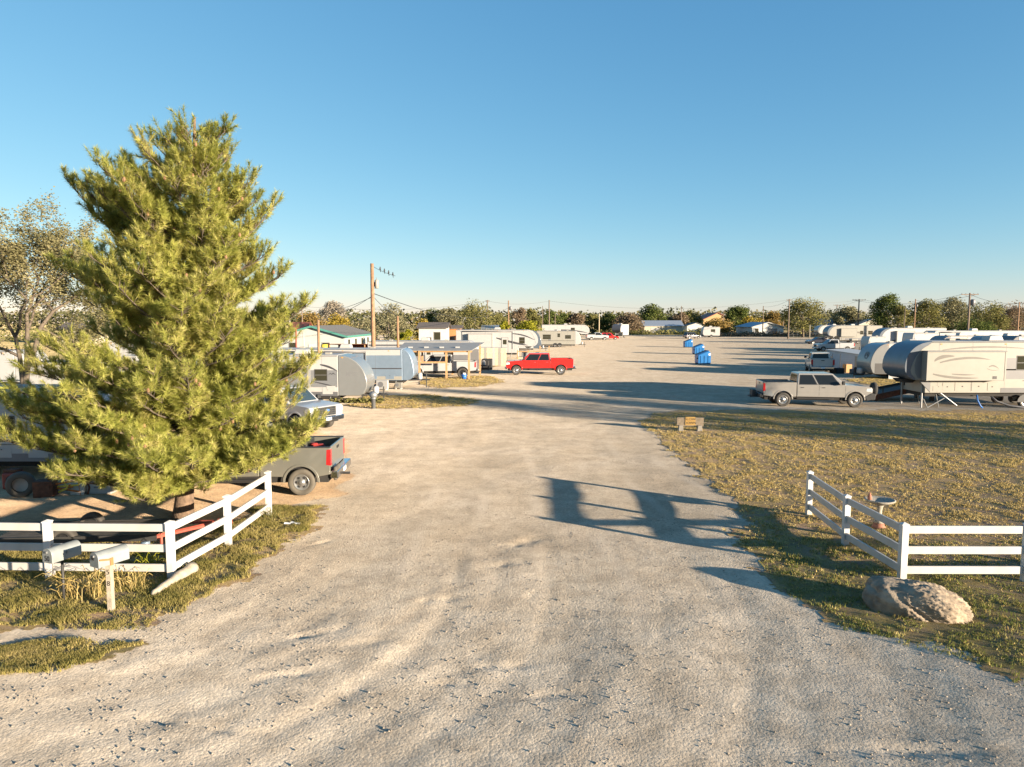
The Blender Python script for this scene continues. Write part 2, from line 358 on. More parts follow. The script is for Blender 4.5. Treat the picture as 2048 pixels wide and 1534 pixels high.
def ground_mat(name, kind):
    m = bpy.data.materials.new(name); m.use_nodes = True; t = m.node_tree; N = t.nodes; L = t.links
    b = N['Principled BSDF']; b.inputs['Roughness'].default_value = 1; b.inputs['Specular IOR Level'].default_value = .05
    b.inputs['Diffuse Roughness'].default_value = 1.0
    g = N.new('ShaderNodeNewGeometry')
    def noise(s, d=5, r=.55):
        n = N.new('ShaderNodeTexNoise'); n.inputs['Scale'].default_value = s; n.inputs['Detail'].default_value = d; n.inputs['Roughness'].default_value = r
        L.new(g.outputs['Position'], n.inputs['Vector']); return n.outputs[0]
    def ramp(src, stops):
        r = N.new('ShaderNodeValToRGB'); L.new(src, r.inputs[0]); e = r.color_ramp.elements
        e[0].position, e[0].color = stops[0][0], (*stops[0][1], 1); e[1].position, e[1].color = stops[-1][0], (*stops[-1][1], 1)
        for p, c in stops[1:-1]: k = e.new(p); k.color = (*c, 1)
        return r.outputs[0]
    def mix(f, a, c, mode='MIX'):
        x = N.new('ShaderNodeMix'); x.data_type = 'RGBA'; x.blend_type = mode
        if isinstance(f, (int, float)): x.inputs[0].default_value = f
        else: L.new(f, x.inputs[0])
        for i, q in ((6, a), (7, c)):
            if isinstance(q, tuple): x.inputs[i].default_value = (*q, 1)
            else: L.new(q, x.inputs[i])
        return x.outputs[2]
    def attr(n):
        a = N.new('ShaderNodeAttribute'); a.attribute_name = n; return a.outputs['Fac']
    if kind == 'gravel':
        base = ramp(noise(.35, 6), [(.3, (.33, .27, .20)), (.5, (.37, .308, .234)), (.7, (.405, .34, .266))])
        grey = ramp(noise(.8, 6), [(.3, (.435, .368, .285)), (.7, (.535, .458, .362))])
        c = mix(attr('grey'), base, grey)
        yard = ramp(noise(.7, 6), [(.3, (.34, .235, .145)), (.7, (.46, .335, .215))])
        c = mix(attr('yard'), c, yard)
        streak = ramp(noise(1.6, 8, .65), [(.35, (.82, .81, .80)), (.6, (1.06, 1.06, 1.06))]); c = mix(1.0, c, streak, 'MULTIPLY')
        v = N.new('ShaderNodeTexVoronoi'); v.inputs['Scale'].default_value = 26; L.new(g.outputs['Position'], v.inputs['Vector'])
        peb = ramp(v.outputs['Color'], [(.0, (.72, .72, .72)), (.55, (1.0, 1.0, 1.0)), (1, (1.22, 1.2, 1.17))]); c = mix(.85, c, peb, 'MULTIPLY')
        h = N.new('ShaderNodeMath'); h.operation = 'ADD'; L.new(noise(14, 7, .8), h.inputs[0])
        hm = N.new('ShaderNodeMath'); hm.operation = 'MULTIPLY'; hm.inputs[1].default_value = -.7; L.new(v.outputs['Distance'], hm.inputs[0]); L.new(hm.outputs[0], h.inputs[1])
        v2 = N.new('ShaderNodeTexVoronoi'); v2.inputs['Scale'].default_value = 58; L.new(g.outputs['Position'], v2.inputs['Vector'])
        h2 = N.new('ShaderNodeMath'); h2.operation = 'MULTIPLY_ADD'; L.new(v2.outputs['Distance'], h2.inputs[0]); h2.inputs[1].default_value = -.35; L.new(h.outputs[0], h2.inputs[2])
        tr = N.new('ShaderNodeAttribute'); tr.attribute_name = 'tread'; tk = N.new('ShaderNodeAttribute'); tk.attribute_name = 'track'
        wv = N.new('ShaderNodeMath'); wv.operation = 'SINE'; L.new(tr.outputs['Fac'], wv.inputs[0])
        wm = N.new('ShaderNodeMath'); wm.operation = 'MULTIPLY'; L.new(wv.outputs[0], wm.inputs[0]); L.new(tk.outputs['Fac'], wm.inputs[1])
        w2 = N.new('ShaderNodeMath'); w2.operation = 'MULTIPLY_ADD'; L.new(wm.outputs[0], w2.inputs[0]); w2.inputs[1].default_value = .16; L.new(h2.outputs[0], w2.inputs[2])
        pk = N.new('ShaderNodeMath'); pk.operation = 'MULTIPLY'; L.new(tk.outputs['Fac'], pk.inputs[0]); pk.inputs[1].default_value = .45
        c = mix(pk.outputs[0], c, (.46, .39, .31))
        hs, dist, stg = w2.outputs[0], .02, .33
    elif kind == 'lawn':
        soil = ramp(noise(1.2, 6), [(.3, (.28, .19, .135)), (.7, (.43, .31, .22))])
        straw = ramp(noise(9, 8, .8), [(.3, (.27, .175, .07)), (.5, (.46, .325, .15)), (.75, (.60, .46, .25))])
        green = ramp(noise(9, 5, .7), [(.3, (.10, .115, .03)), (.7, (.22, .205, .065))])
        c = mix(ramp(noise(3.2, 10, .8), [(.44, (0, 0, 0)), (.54, (1, 1, 1))]), soil, straw)
        c = mix(attr('green'), c, green)
        hs, dist, stg = noise(16, 8, .8), .08, 1.0
    else:
        straw = ramp(noise(.25, 6, .7), [(.3, (.28, .22, .10)), (.6, (.42, .32, .17)), (.8, (.46, .38, .24))])
        c = mix(ramp(noise(.1, 6, .7), [(.45, (0, 0, 0)), (.6, (.7, .7, .7))]), straw, (.18, .16, .07))
        hs, dist, stg = noise(3, 6, .75), .2, .8
    L.new(c, b.inputs['Base Color'])
    bp = N.new('ShaderNodeBump'); bp.inputs['Strength'].default_value = stg; bp.inputs['Distance'].default_value = dist
    L.new(hs, bp.inputs['Height']); L.new(bp.outputs[0], b.inputs['Normal'])
    return m
def set_attr(o, name, vals):
    a = o.data.attributes.new(name, 'FLOAT', 'POINT'); a.data.foreach_set('value', np.asarray(vals, np.float32))
ground = tag(mesh_np('ground', gv, gf, ground_mat('pale_gravel', 'gravel'), smooth=True), kind='structure')
xs, ys = gv[:, 0], gv[:, 1]
jx = xs+.5*perlin(xs*.7, ys*.7); jy = ys+.5*perlin(xs*.7+40, ys*.7)
set_attr(ground, 'grey', np.clip(sstep(17, 9, ys-.35*xs+2*perlin(xs*.3, ys*.3))*.9+.25*perlin(xs*.5+5, ys*.5), 0, 1))
st_s = np.where(ys > CL.y, xs-CL.x, np.hypot(xs-CL.x, ys-CL.y)); st_t = np.where(ys > CL.y, ys-CL.y, -np.arctan2(CL.y-ys, np.abs(xs-CL.x)+1e-3)*8)
trk = np.zeros(len(xs))
for off, wb_ in ((5.2, .4), (6.9, .5), (8.1, .3), (9.8, .6), (11.3, .4), (12.9, .5), (14.6, .3)):
    cc_ = off+wb_*perlin(st_t*.22+off, st_t*0+off*1.7); trk = np.maximum(trk, np.exp(-((st_s-cc_)/.16)**4)*np.clip(.3+1.4*perlin(st_t*.35+off*5, off+st_t*0), 0, 1))
set_attr(ground, 'track', trk*(1-sstep(24, 34, ys))); set_attr(ground, 'tread', st_t*2*math.pi/.15+st_s*6)
yd = inpoly(jx, jy, YARD).astype(float); set_attr(ground, 'yard', yd)

lawn_m = ground_mat('dry_lawn_soil', 'lawn'); field_m = ground_mat('dry_field', 'field')
fcx = GX[:-1, :-1].ravel()+np.diff(gx)[None, :].repeat(ny-1, 0).ravel()/2
fcy = GY[:-1, :-1].ravel()+np.diff(gy)[:, None].repeat(nx-1, 1).ravel()/2
def green_of(x, y):
    # green along the edge of the lawn and near the fence, straw inside
    gR = inpoly(x, y, LAWN_R)*(sstep(18, 12.5, y+.25*(x-7))*.5+.03)
    gL = inpoly(x, y, VERGE_L)*.25+inpoly(x, y, PATCH_L)*.3
    return np.clip(gR+gL+.55*perlin(x*.8+2, y*.8)-.08, 0, 1)
def sheet(name, poly, m, lift, jit=.28, jf=1.3):
    qx = fcx+jit*perlin(fcx*jf, fcy*jf)+jit*.5*perlin(fcx*jf*4, fcy*jf*4); qy = fcy+jit*perlin(fcx*jf+50, fcy*jf)+jit*.5*perlin(fcx*jf*4+9, fcy*jf*4)
    k = inpoly(qx, qy, poly); f = gf[k]; used, inv = np.unique(f.ravel(), return_inverse=True)
    v = gv[used].copy(); v[:, 2] += lift
    o = tag(mesh_np(name, v, inv.reshape(f.shape), m, smooth=True), kind='structure')
    set_attr(o, 'green', green_of(v[:, 0], v[:, 1])); return o
sheet('lawn', LAWN_R, lawn_m, .009, .5, .9)
sheet('grass_verge', VERGE_L, lawn_m, .009, .4, 1.0)
sheet('grass_patch', PATCH_L, lawn_m, .015, .2)
sheet('grass_strip', STRIP_A, lawn_m, .015, .5)
sheet('grass_strip', STRIP_B, lawn_m, .015, .5)
sheet('grass_strip', STRIP_C, lawn_m, .015, .6)
sheet('grass_strip', STRIP_D, lawn_m, .015, .6)
sheet('field', FIELD, field_m, .06, 3, .1)
sheet('field', FIELD_L, field_m, .05, 2, .1)

# ------------------------------------------------------------------ grass, stones
def blades(name, poly, n, h0, h1, w, m, seed, jit=.3, ymax=None, dens=None, label='', parentz=.0):
    rg = np.random.RandomState(seed); poly = np.array(poly); lo = poly.min(0); hi = poly.max(0)
    if ymax: hi[1] = min(hi[1], ymax)
    lo[0] = max(lo[0], -18); hi[0] = min(hi[0], 32)
    x = rg.uniform(lo[0], hi[0], n*4); y = rg.uniform(lo[1], hi[1], n*4)
    # keep only what the frame and a little more could see
    ok = inpoly(x+jit*perlin(x*1.5, y*1.5), y+jit*perlin(x*1.5+7, y*1.5), [tuple(q) for q in poly])
    ok &= np.abs(x) < .80*y+2
    dn = np.clip(.48+1.3*perlin(x*1.5, y*1.5)+.8*perlin(x*4.5, y*4.5), .03, 1)
    if dens is not None: dn = dn*dens(x, y)
    ok &= rg.uniform(size=len(x)) < dn
    x = x[ok][:n]; y = y[ok][:n]; k = len(x)
    # clustered tufts: three blades each
    x = np.repeat(x, 3)+rg.normal(0, .018, k*3); y = np.repeat(y, 3)+rg.normal(0, .018, k*3); k *= 3
    z = gz(x, y)+.015; a = rg.uniform(0, 6.283, k); hh = rg.uniform(h0, h1, k)*(.6+.8*np.clip(.5+perlin(x*.9+3, y*.9), 0, 1)); lean = rg.uniform(.1, .9, k)*hh
    ww = w*rg.uniform(.7, 1.3, k)
    b = rg.uniform(0, 6.283, k)
    p = np.stack([x, y, z], 1); wv = np.stack([np.cos(b)*ww, np.sin(b)*ww, 0*ww], 1)
    tip = p+np.stack([np.cos(a)*lean, np.sin(a)*lean, hh], 1)
    mid = p+np.stack([np.cos(a)*lean*.35, np.sin(a)*lean*.35, hh*.6], 1)
    V = np.stack([p-wv*1.3, p+wv*1.3, tip], 1).reshape(-1, 3)
    o = mesh_np(name, V, np.arange(len(V)).reshape(-1, 3), m)
    return tag(o, label, 'grass', kind='stuff')
G_straw = leaf_mat('straw_blades', (.30, .215, .075), (.46, .35, .14), (.58, .48, .24), .25, 2.0)
G_mix = leaf_mat('green_straw_blades', (.15, .145, .04), (.30, .25, .085), (.48, .38, .17), .25, 1.5)
G_green = leaf_mat('green_blades', (.10, .13, .03), (.20, .205, .06), (.36, .31, .13), .25, 1.5)
blades('grass_blades', LAWN_R, 26000, .02, .065, .006, G_green, 1, jit=.7, ymax=20, dens=lambda x, y: sstep(18.5, 13, y+.25*(x-7)), label='green short grass along the edge of the right lawn')
blades('straw_blades', LAWN_R, 60000, .018, .05, .008, G_straw, 2, jit=.6, ymax=38, dens=lambda x, y: .25+.75*sstep(12, 17, y), label='straw coloured dry grass over the right lawn')
blades('verge_blades', VERGE_L, 40000, .025, .08, .005, G_mix, 3, jit=.55, label='long mixed green and straw grass along the left fence')
blades('patch_blades', PATCH_L, 9000, .025, .06, .006, G_mix, 4, label='short grass patch beside the left wheel track')
for nm, pl, sd, lb in (('strip_blades', STRIP_A, 5, 'dry grass strip in front of the hydrant and grey camper'), ('strip_blades', STRIP_B, 6, 'dry grass strip under the timber carport posts'), ('strip_blades', STRIP_C, 7, 'weedy grass strip between the right hand campers')):
    blades(nm, pl, 5000, .02, .06, .014, G_straw, sd, label=lb)
# tall seed stalks by the mailboxes
rg = np.random.RandomState(21)
def pebbles(name, n, seed, box, s0, s1, m, label):
    rg = np.random.RandomState(seed)
    t = rg.uniform(size=n); y = box[2]+(box[3]-box[2])*t**1.6; x = rg.uniform(box[0], box[1], n)*(.25+.75*y/box[3])
    ok = ~(inpoly(x, y, LAWN_R) | inpoly(x, y, VERGE_L) | inpoly(x, y, PATCH_L)); ok &= rg.uniform(size=n) < np.clip(.5+1.0*perlin(x*.7+4, y*.7), .05, 1)
    x, y = x[ok], y[ok]; n = len(x); r = s0+(s1-s0)*rg.uniform(size=n)**5
    base = np.array([(1, 0, 0), (.3, .9, .1), (-.8, .5, 0), (-.7, -.7, .1), (.5, -.9, 0), (.15, .1, .75), (-.2, -.1, -.6)])
    V = base[None]*r[:, None, None]*rg.uniform(.6, 1.3, (n, 7, 3)); a = rg.uniform(0, 6.28, n); ca, sa = np.cos(a)[:, None], np.sin(a)[:, None]
    V = np.stack([V[..., 0]*ca-V[..., 1]*sa, V[..., 0]*sa+V[..., 1]*ca, V[..., 2]], 2)
    V += np.stack([x, y, gz(x, y)+r*.15], 1)[:, None]
    f = np.array([(0, 1, 5), (1, 2, 5), (2, 3, 5), (3, 4, 5), (4, 0, 5), (1, 0, 6), (2, 1, 6), (3, 2, 6), (4, 3, 6), (0, 4, 6)])
    return tag(mesh_np(name, V.reshape(-1, 3), (np.arange(n)[:, None, None]*7+f[None]).reshape(-1, 3), m), label, 'gravel', kind='stuff')
M['peb'] = leaf_mat('gravel_stone', (.20, .17, .135), (.27, .23, .185), (.36, .32, .27), 0, 3)
pebbles('gravel_stones', 46000, 31, (-14, 14, 5.6, 26), .004, .021, M['peb'], 'loose pale gravel stones scattered over the drive')

# ------------------------------------------------------------------ trees
def rot_from_z(d):
    d = d/np.linalg.norm(d, axis=-1, keepdims=True); a = np.where(np.abs(d[..., 2:3]) < .9, np.array([0, 0, 1.]), np.array([1., 0, 0]))
    u = np.cross(a, d); u /= np.linalg.norm(u, axis=-1, keepdims=True); return u, np.cross(d, u), d
def pine():
    rg = np.random.RandomState(5); base = P(352, 1038); Y0 = base.y; k = (Y0)/F
    tab = np.array([(222, 395, 468), (235, 345, 478), (280, 305, 490), (330, 195, 503), (400, 165, 545), (450, 190, 548), (500, 148, 560), (560, 140, 566), (600, 148, 606), (700, 95, 634), (740, 80, 637), (775, 48, 610), (815, 40, 602), (842, 38, 642), (905, 45, 632), (950, 110, 500), (985, 200, 350)], float)
    zt = H-(tab[:, 0]-HZ)*k; zt = zt-.36*np.clip(zt/8, 0, 1); L_ = (tab[:, 1]-CX)*k; R_ = (tab[:, 2]-CX)*k
    o_ = np.argsort(zt); zt, L_, R_ = zt[o_], L_[o_]+.24, R_[o_]-.24
    top = 10.15
    def ax(z): return np.array([(352+58*z/top-CX)*k, Y0+.1*math.sin(z), z])
    root = thing('pine_tree', 'tall bushy yellow green pine tree behind the left white fence', 'tree', (base.x, Y0, gz1(base.x, Y0)))
    off = np.array([base.x, Y0, 0.])
    t = MB(); zz = np.linspace(-.15, top-.3, 14); t.tube([tuple(ax(z)-off) for z in zz], [max(.03, .22*(1-z/top)**.8+.012+(.05 if z < .3 else 0)) for z in zz], 10); t.build('trunk', M['bark'], root, smooth=True)
    br = MB(); fp = []; fd = []; fl = []; cones = []
    def branch(tip, za, sub=True, dens=1.0):
        a = ax(za); ln = np.linalg.norm(tip-a); mid = (a+tip)/2; mid[2] -= .13*ln; mid += rg.normal(0, .04*ln, 3)
        pts = [(1-s)**2*a+2*s*(1-s)*mid+s*s*tip for s in np.linspace(0, 1, 7)]
        br.tube([tuple(p-off) for p in pts], [max(.008, .05*min(1, ln/3)*(1-.85*i/6)) for i in range(7)], 5, cap=False)
        n = max(7, int(ln*13*dens)); 
        for j in range(n):
            s = 1-(j+rg.uniform(0, .8))/n*.90
            p = (1-s)**2*a+2*s*(1-s)*mid+s*s*tip; tg = 2*(1-s)*(mid-a)+2*s*(tip-mid); tg /= np.linalg.norm(tg)
            side = np.cross(tg, [0, 0, 1.]); side /= np.linalg.norm(side)+1e-6
            sgn = rg.choice([-1, 1]); sl = (.16+.55*(1-s)+.12*rg.uniform())*min(1, ln/1.6)
            dd = tg*rg.uniform(.4, .9)+side*sgn*rg.uniform(.3, .95)+np.array([0, 0, rg.uniform(.05, .6)]); dd /= np.linalg.norm(dd)
            e = p+dd*sl
            if sl > .15: br.tube([tuple(p-off), tuple(e-off)], [.012, .006], 4, cap=False)
            up = dd*.6+np.array([0, 0, rg.uniform(.2, 1.2)])+rg.normal(0, .25, 3)
            fp.append(e-dd*.05); fd.append(up); fl.append(rg.uniform(.22, .38))
            if sl > .33: fp.append(p+dd*sl*.45); fd.append(dd+rg.normal(0, .4, 3)+np.array([0, 0, .3])); fl.append(rg.uniform(.18, .30))
            if rg.uniform() < .05: cones.append(e+rg.normal(0, .06, 3))
        fp.append(tip-np.array([0, 0, .05])); fd.append((tip-mid)/np.linalg.norm(tip-mid)+np.array([0, 0, .5])); fl.append(.5)
    az = 0
    for z in np.arange(.98, 9.45, .225):
        xl = np.interp(z, zt, L_); xr = np.interp(z, zt, R_); c = ax(z)
        nb = 5 if z < 9 else 4
        for q in range(nb):
            az += 2.39996+rg.normal(0, .15); ca, sa = math.cos(az), math.sin(az)
            rr = (xr-c[0]) if ca > 0 else (c[0]-xl); dep = (xr-xl)/2
            lump = .74+.30*rg.uniform()
            # clumpy outline with gaps
            pn = float(perlin(np.array([az % 6.283*1.2+z*.3+20]), np.array([z*.9+3]))[0])
            if pn < -.55: continue
            lump = min(1.04, lump*(.88+.30*min(1, max(-.7, pn*1.6+.35))))
            tip = np.array([c[0]+ca*rr*lump, Y0+sa*dep*lump*.92, z+rg.normal(0, .12)])
            ln = math.hypot(tip[0]-c[0], tip[1]-c[1]); rise = ln*(.10+.6*(z/top)**1.3)
            branch(tip, max(.75, z-rise))
    for (u, v, dy, za) in ((140, 335, -.1, 5.6), (612, 580, -.2, 4.2), (2, 786, -.3, 2.2), (20, 800, -.5, 2.0), (630, 836, -.4, 1.9), (622, 850, -.9, 1.7), (600, 872, -.7, 1.6), (560, 895, -1.0, 1.5), (520, 905, -1.2, 1.5), (272, 985, -.5, 1.5), (290, 960, -.9, 1.6), (62, 880, -.6, 1.7), (120, 940, -.8, 1.5), (150, 510, .1, 4.6), (545, 385, -.1, 6.0), (360, 232, 0, 9.0), (452, 226, 0, 9.1), (415, 238, .2, 9.2), (500, 330, 0, 7.4), (255, 300, 0, 7.0), (200, 340, -.2, 6.6), (620, 715, -.1, 2.9), (560, 520, -.2, 4.8)):
        y = Y0+dy; tip = np.array([X_at(u, y, Z_at(v, y)), y, Z_at(v, y)-(.38 if v < 700 else .15)]); branch(tip, za, dens=1.5)
    br.build('branches', M['bark_grey'], root, smooth=True)
    # needle brushes
    fp, fd, fl = np.array(fp), np.array(fd), np.array(fl); n = len(fp); K = 92
    u, w, d = rot_from_z(fd)
    tt = rg.uniform(0, 1, (n, K))**.85; ph = rg.uniform(0, 6.283, (n, K)); th = np.radians(rg.uniform(38, 112, (n, K)))*(1.05-.45*tt)
    rad = np.cos(ph)[..., None]*u[:, None]+np.sin(ph)[..., None]*w[:, None]
    nd = d[:, None]*np.cos(th)[..., None]+rad*np.sin(th)[..., None]
    b = fp[:, None]+d[:, None]*(tt*fl[:, None])[..., None]*.9
    ln = rg.uniform(.10, .185, (n, K))[..., None]
    sd = np.cross(nd, d[:, None]); sd /= np.linalg.norm(sd, axis=-1, keepdims=True)+1e-9
    wd = .0074
    V = np.stack([b-sd*wd, b+sd*wd, b+nd*ln], 2).reshape(-1, 3)-off
    nm = leaf_mat('pine_needles', (.21, .24, .05), (.44, .44, .115), (.64, .56, .26), .5, 1.4)
    mesh_np('crown', V, np.arange(len(V)).reshape(-1, 3), nm, root)
    cm = MB()
    for c in cones:
        cm.lathe([(.005, -.05), (.028, -.03), (.033, 0), (.022, .035), (.004, .05)], 6, 'Z', tuple(c-off))
    tag(cm.build('pine_cones', M['cone'], root), kind='stuff')
    print('pine tris', len(V)//3, 'fox', n)
pine()

LM = {
 'olive': leaf_mat('olive_leaves', (.095, .10, .035), (.19, .18, .065), (.30, .26, .11)),
 'grey': leaf_mat('grey_olive_leaves', (.13, .125, .07), (.23, .215, .12), (.34, .31, .19)),
 'green': leaf_mat('dark_green_leaves', (.045, .065, .02), (.10, .125, .035), (.19, .195, .065)),
 'yellow': leaf_mat('yellow_leaves', (.19, .15, .03), (.34, .25, .045), (.42, .32, .09)),
 'lime': leaf_mat('yellow_green_leaves', (.14, .15, .02), (.28, .27, .03), (.40, .36, .05)),
 'orange': leaf_mat('orange_brown_leaves', (.16, .11, .04), (.26, .18, .06), (.36, .25, .09)),
 'brown': leaf_mat('brown_twigs', (.13, .095, .06), (.21, .155, .10), (.30, .24, .16)),
 'bare': leaf_mat('pale_grey_twigs', (.18, .155, .12), (.28, .245, .19), (.36, .32, .26), .15)}
def leaves_tree(name, label, x, y, h, w, kind, seed, n=2200, leaf=.22, trunk_h=.25, clumps=26, group=None, sparse=1.0, bark='bark_grey'):
    rg = np.random.RandomState(seed); root = thing(name, label, 'tree', (x, y, gz1(x, y)-.02), 0, group)
    t = MB(); th = h*trunk_h; r0 = max(.06, .028*h)
    lean = rg.normal(0, .03*h, 2)
    t.tube([(0, 0, -.1), (lean[0]*.3, lean[1]*.3, th*.5), (lean[0], lean[1], th), (lean[0]*1.5, lean[1]*1.5, h*.62)], [r0*1.25, r0, r0*.85, r0*.25], 7)
    cc = []
    for i in range(clumps):
        zf = rg.uniform(.0, 1)**.8; a = rg.uniform(0, 6.283); rr = math.sqrt(rg.uniform(.08, 1))*(math.sin(math.pi*(.14+.80*zf))**.7)
        c = np.array([math.cos(a)*rr*w/2*.84, math.sin(a)*rr*w/2*.84, th*.55+(h*.95-th*.55)*(.04+.90*zf)])
        if rg.uniform() < .85: cc.append(c)
    for c in cc:
        s0 = np.array([lean[0], lean[1], th*rg.uniform(.8, 1.2)])
        if rg.uniform() < .6: t.tube([tuple(s0), tuple(s0*.45+c*.55+np.array([0, 0, -.04*h])), tuple(c)], [r0*.42, r0*.24, r0*.08], 5, cap=False)
    t.build('trunk', M[bark], root, smooth=True)
    cc = np.array(cc); m = len(cc); per = max(1, int(n/m)); cr = w*rg.uniform(.13, .25, m)
    g = rg.normal(size=(m, per, 3)); g /= np.linalg.norm(g, axis=2, keepdims=True); g *= (rg.uniform(0, 1, (m, per, 1))**.45)*cr[:, None, None]; g[..., 2] *= .8
    p = (cc[:, None]+g).reshape(-1, 3); k = len(p)
    nrm = rg.normal(size=(k, 3))+np.array([0, 0, .4]); u, v, _ = rot_from_z(nrm); s = leaf*rg.uniform(.5, 1.2, (k, 1))
    V = np.stack([p-u*s*.5, p+v*s*.32, p+u*s*.6, p-v*s*.32], 1).reshape(-1, 3)
    mesh_np('crown', V, np.arange(k*4).reshape(-1, 4), LM[kind], root)
    return root
# the thin leaved tree at the left edge
def edge_tree():
    y = 27.0; x = X_at(28, y)
    rg = np.random.RandomState(77); root = thing('elm_tree', 'sparse grey green leafy tree at the left edge behind the pine', 'tree', (x, y, gz1(x, y)-.02))
    t = MB(); tips = []
    def grow(p, d, ln, r, lev):
        pts = [p]; q = p.copy(); dd = d.copy()
        for i in range(3):
            dd = dd+rg.normal(0, .14, 3); dd[2] += .05; dd /= np.linalg.norm(dd); q = q+dd*ln/3; pts.append(q.copy())
        t.tube([tuple(v) for v in pts], [r, r*.85, r*.7, r*.55], 6 if lev < 2 else 4, cap=False)
        if lev >= 2: tips.extend(pts[1:])
        if lev < 6:
            for j in range(3 if lev < 3 else 2):
                a = rg.normal(0, .55, 3); nd = dd+a; nd[2] += .12 if lev < 3 else -.1; nd /= np.linalg.norm(nd); grow(pts[-1 if j else 2], nd, ln*rg.uniform(.62, .85), r*.55, lev+1)
    grow(np.array([0, 0, -.1]), np.array([.05, 0, 1.]), 3.35, .20, 0)
    t.build('trunk', M['bark_grey'], root, smooth=True)
    tips = np.array(tips); n = 60000
    p = tips[rg.randint(0, len(tips), n)]+rg.normal(0, .15, (n, 3)); u, v, _ = rot_from_z(rg.normal(size=(n, 3))+np.array([0, 0, .3])); s = .08*rg.uniform(.5, 1.3, (n, 1))
    V = np.stack([p-u*s*.5, p+v*s*.35, p+u*s*.6, p-v*s*.35], 1).reshape(-1, 3)
    mesh_np('crown', V, np.arange(n*4).reshape(-1, 4), leaf_mat('elm_leaves', (.11, .105, .05), (.22, .20, .10), (.34, .30, .17), .35), root)
edge_tree()
def far_tree(name, label, u, vtop, wpx, Y, kind, seed, group='trees behind the lot', **k):
    h = Z_at(vtop, Y); w = wpx/F*Y; return leaves_tree(name, label, X_at(u, Y), Y, h, w, kind, seed, leaf=k.pop('leaf', max(.18, Y*.0023)), group=group, **k)
FT = [
 ('orange_tree', 'low olive and orange tree left of the teal trimmed house', 622, 626, 78, 150, 'orange'),
 ('bare_tree', 'pale nearly bare grey tree rising above the teal trimmed house', 668, 600, 62, 185, 'bare'),
 ('yellow_tree', 'bright golden yellow tree over the grey shingle roof', 680, 628, 62, 135, 'yellow'),
 ('mesquite_tree', 'grey olive bush between golden tree and tall brown pole', 728, 630, 60, 125, 'grey'),
 ('olive_tree', 'wide grey olive tree right behind the tall brown utility pole', 780, 604, 100, 108, 'grey'),
 ('lime_bush', 'small lime green bush beside the white cottage', 812, 655, 40, 95, 'lime'),
 ('yellow_tree', 'small yellow tree above the white cottage roof', 842, 636, 44, 170, 'yellow'),
 ('green_tree', 'dark green tree left of the tall grey olive crown', 868, 617, 56, 190, 'green'),
 ('olive_tree', 'grey olive tree behind the white cottage', 895, 613, 62, 185, 'grey'),
 ('olive_tree', 'largest spreading olive tree behind the orange shed', 948, 604, 104, 150, 'olive'),
 ('olive_tree', 'low olive tree right of the spreading olive tree', 1000, 626, 50, 190, 'olive'),
 ('lime_bush', 'yellow green bush at the foot of the transformer pole', 1008, 641, 30, 140, 'lime'),
 ('brown_tree', 'round brown tree right of the transformer pole', 1037, 613, 50, 200, 'brown'),
 ('olive_tree', 'olive tree next to the round brown tree', 1065, 615, 44, 210, 'olive'),
 ('yellow_bush', 'yellowing bush below the round brown tree', 1058, 640, 60, 165, 'lime'),
 ('green_tree', 'dark green tree at the pair of thin poles', 1100, 622, 48, 230, 'green'),
 ('green_tree', 'small dark green tree right of the thin poles', 1126, 628, 36, 250, 'green'),
 ('brown_tree', 'brown tree above the far white camper row', 1155, 627, 46, 250, 'brown'),
 ('olive_tree', 'small olive tree above the far white pickup', 1184, 628, 38, 260, 'olive'),
 ('green_tree', 'dense green tree left of the bare brown thicket', 1216, 624, 48, 260, 'green'),
 ('bare_thicket', 'brown bare thicket left of the tan garage', 1256, 630, 72, 250, 'brown'),
 ('green_tree', 'tall rounded green tree behind the tan garage', 1303, 608, 62, 280, 'green'),
 ('brown_tree', 'bare brown tree right of the tan garage', 1352, 620, 54, 290, 'brown'),
 ('olive_tree', 'olive tree left of the peach barn', 1384, 622, 46, 300, 'olive'),
 ('orange_bush', 'orange bush in front of the peach barn', 1432, 640, 62, 248, 'orange'),
 ('green_tree', 'dark ragged tree right of the peach barn', 1476, 612, 62, 290, 'green'),
 ('yellow_tree', 'yellow foliage between peach barn and blue roof', 1502, 634, 56, 265, 'yellow'),
 ('orange_tree', 'orange brown tree behind the white gable', 1545, 626, 56, 270, 'orange'),
 ('big_tree', 'broad grey olive tree with pale visible trunk near the wire fence', 1606, 598, 90, 205, 'olive'),
 ('brown_tree', 'low grey brown tree right of the broad olive tree', 1645, 632, 60, 270, 'grey'),
 ('olive_tree', 'bare olive tree left of the dark green crown', 1695, 614, 66, 240, 'grey'),
 ('green_tree', 'dense dark green tree above the right hand campers', 1768, 588, 74, 200, 'green'),
 ('olive_tree', 'olive tree left of the insulated pole', 1800, 610, 50, 195, 'olive'),
 ('olive_tree', 'green olive tree between two thin poles at right', 1848, 597, 82, 205, 'olive'),
 ('brown_tree', 'brown olive tree left of the crossarm transformer pole', 1898, 596, 74, 210, 'grey'),
 ('olive_tree', 'wide olive tree right of the crossarm transformer pole', 1962, 604, 100, 190, 'olive'),
 ('brown_tree', 'brown tree at the right edge of the picture', 2022, 610, 100, 215, 'brown'),
 ('green_bush', 'dark green bush behind the long white trailer', 1950, 645, 90, 150, 'green'),
]
for i, (nm, lb, u, vt, wp, Y, kd) in enumerate(FT):
    far_tree(nm, lb, u, vt, wp, Y, kd, 100+i, n=6500 if wp > 60 else 4400, clumps=36 if wp > 60 else 24, trunk_h=.30 if nm == 'big_tree' else .06)
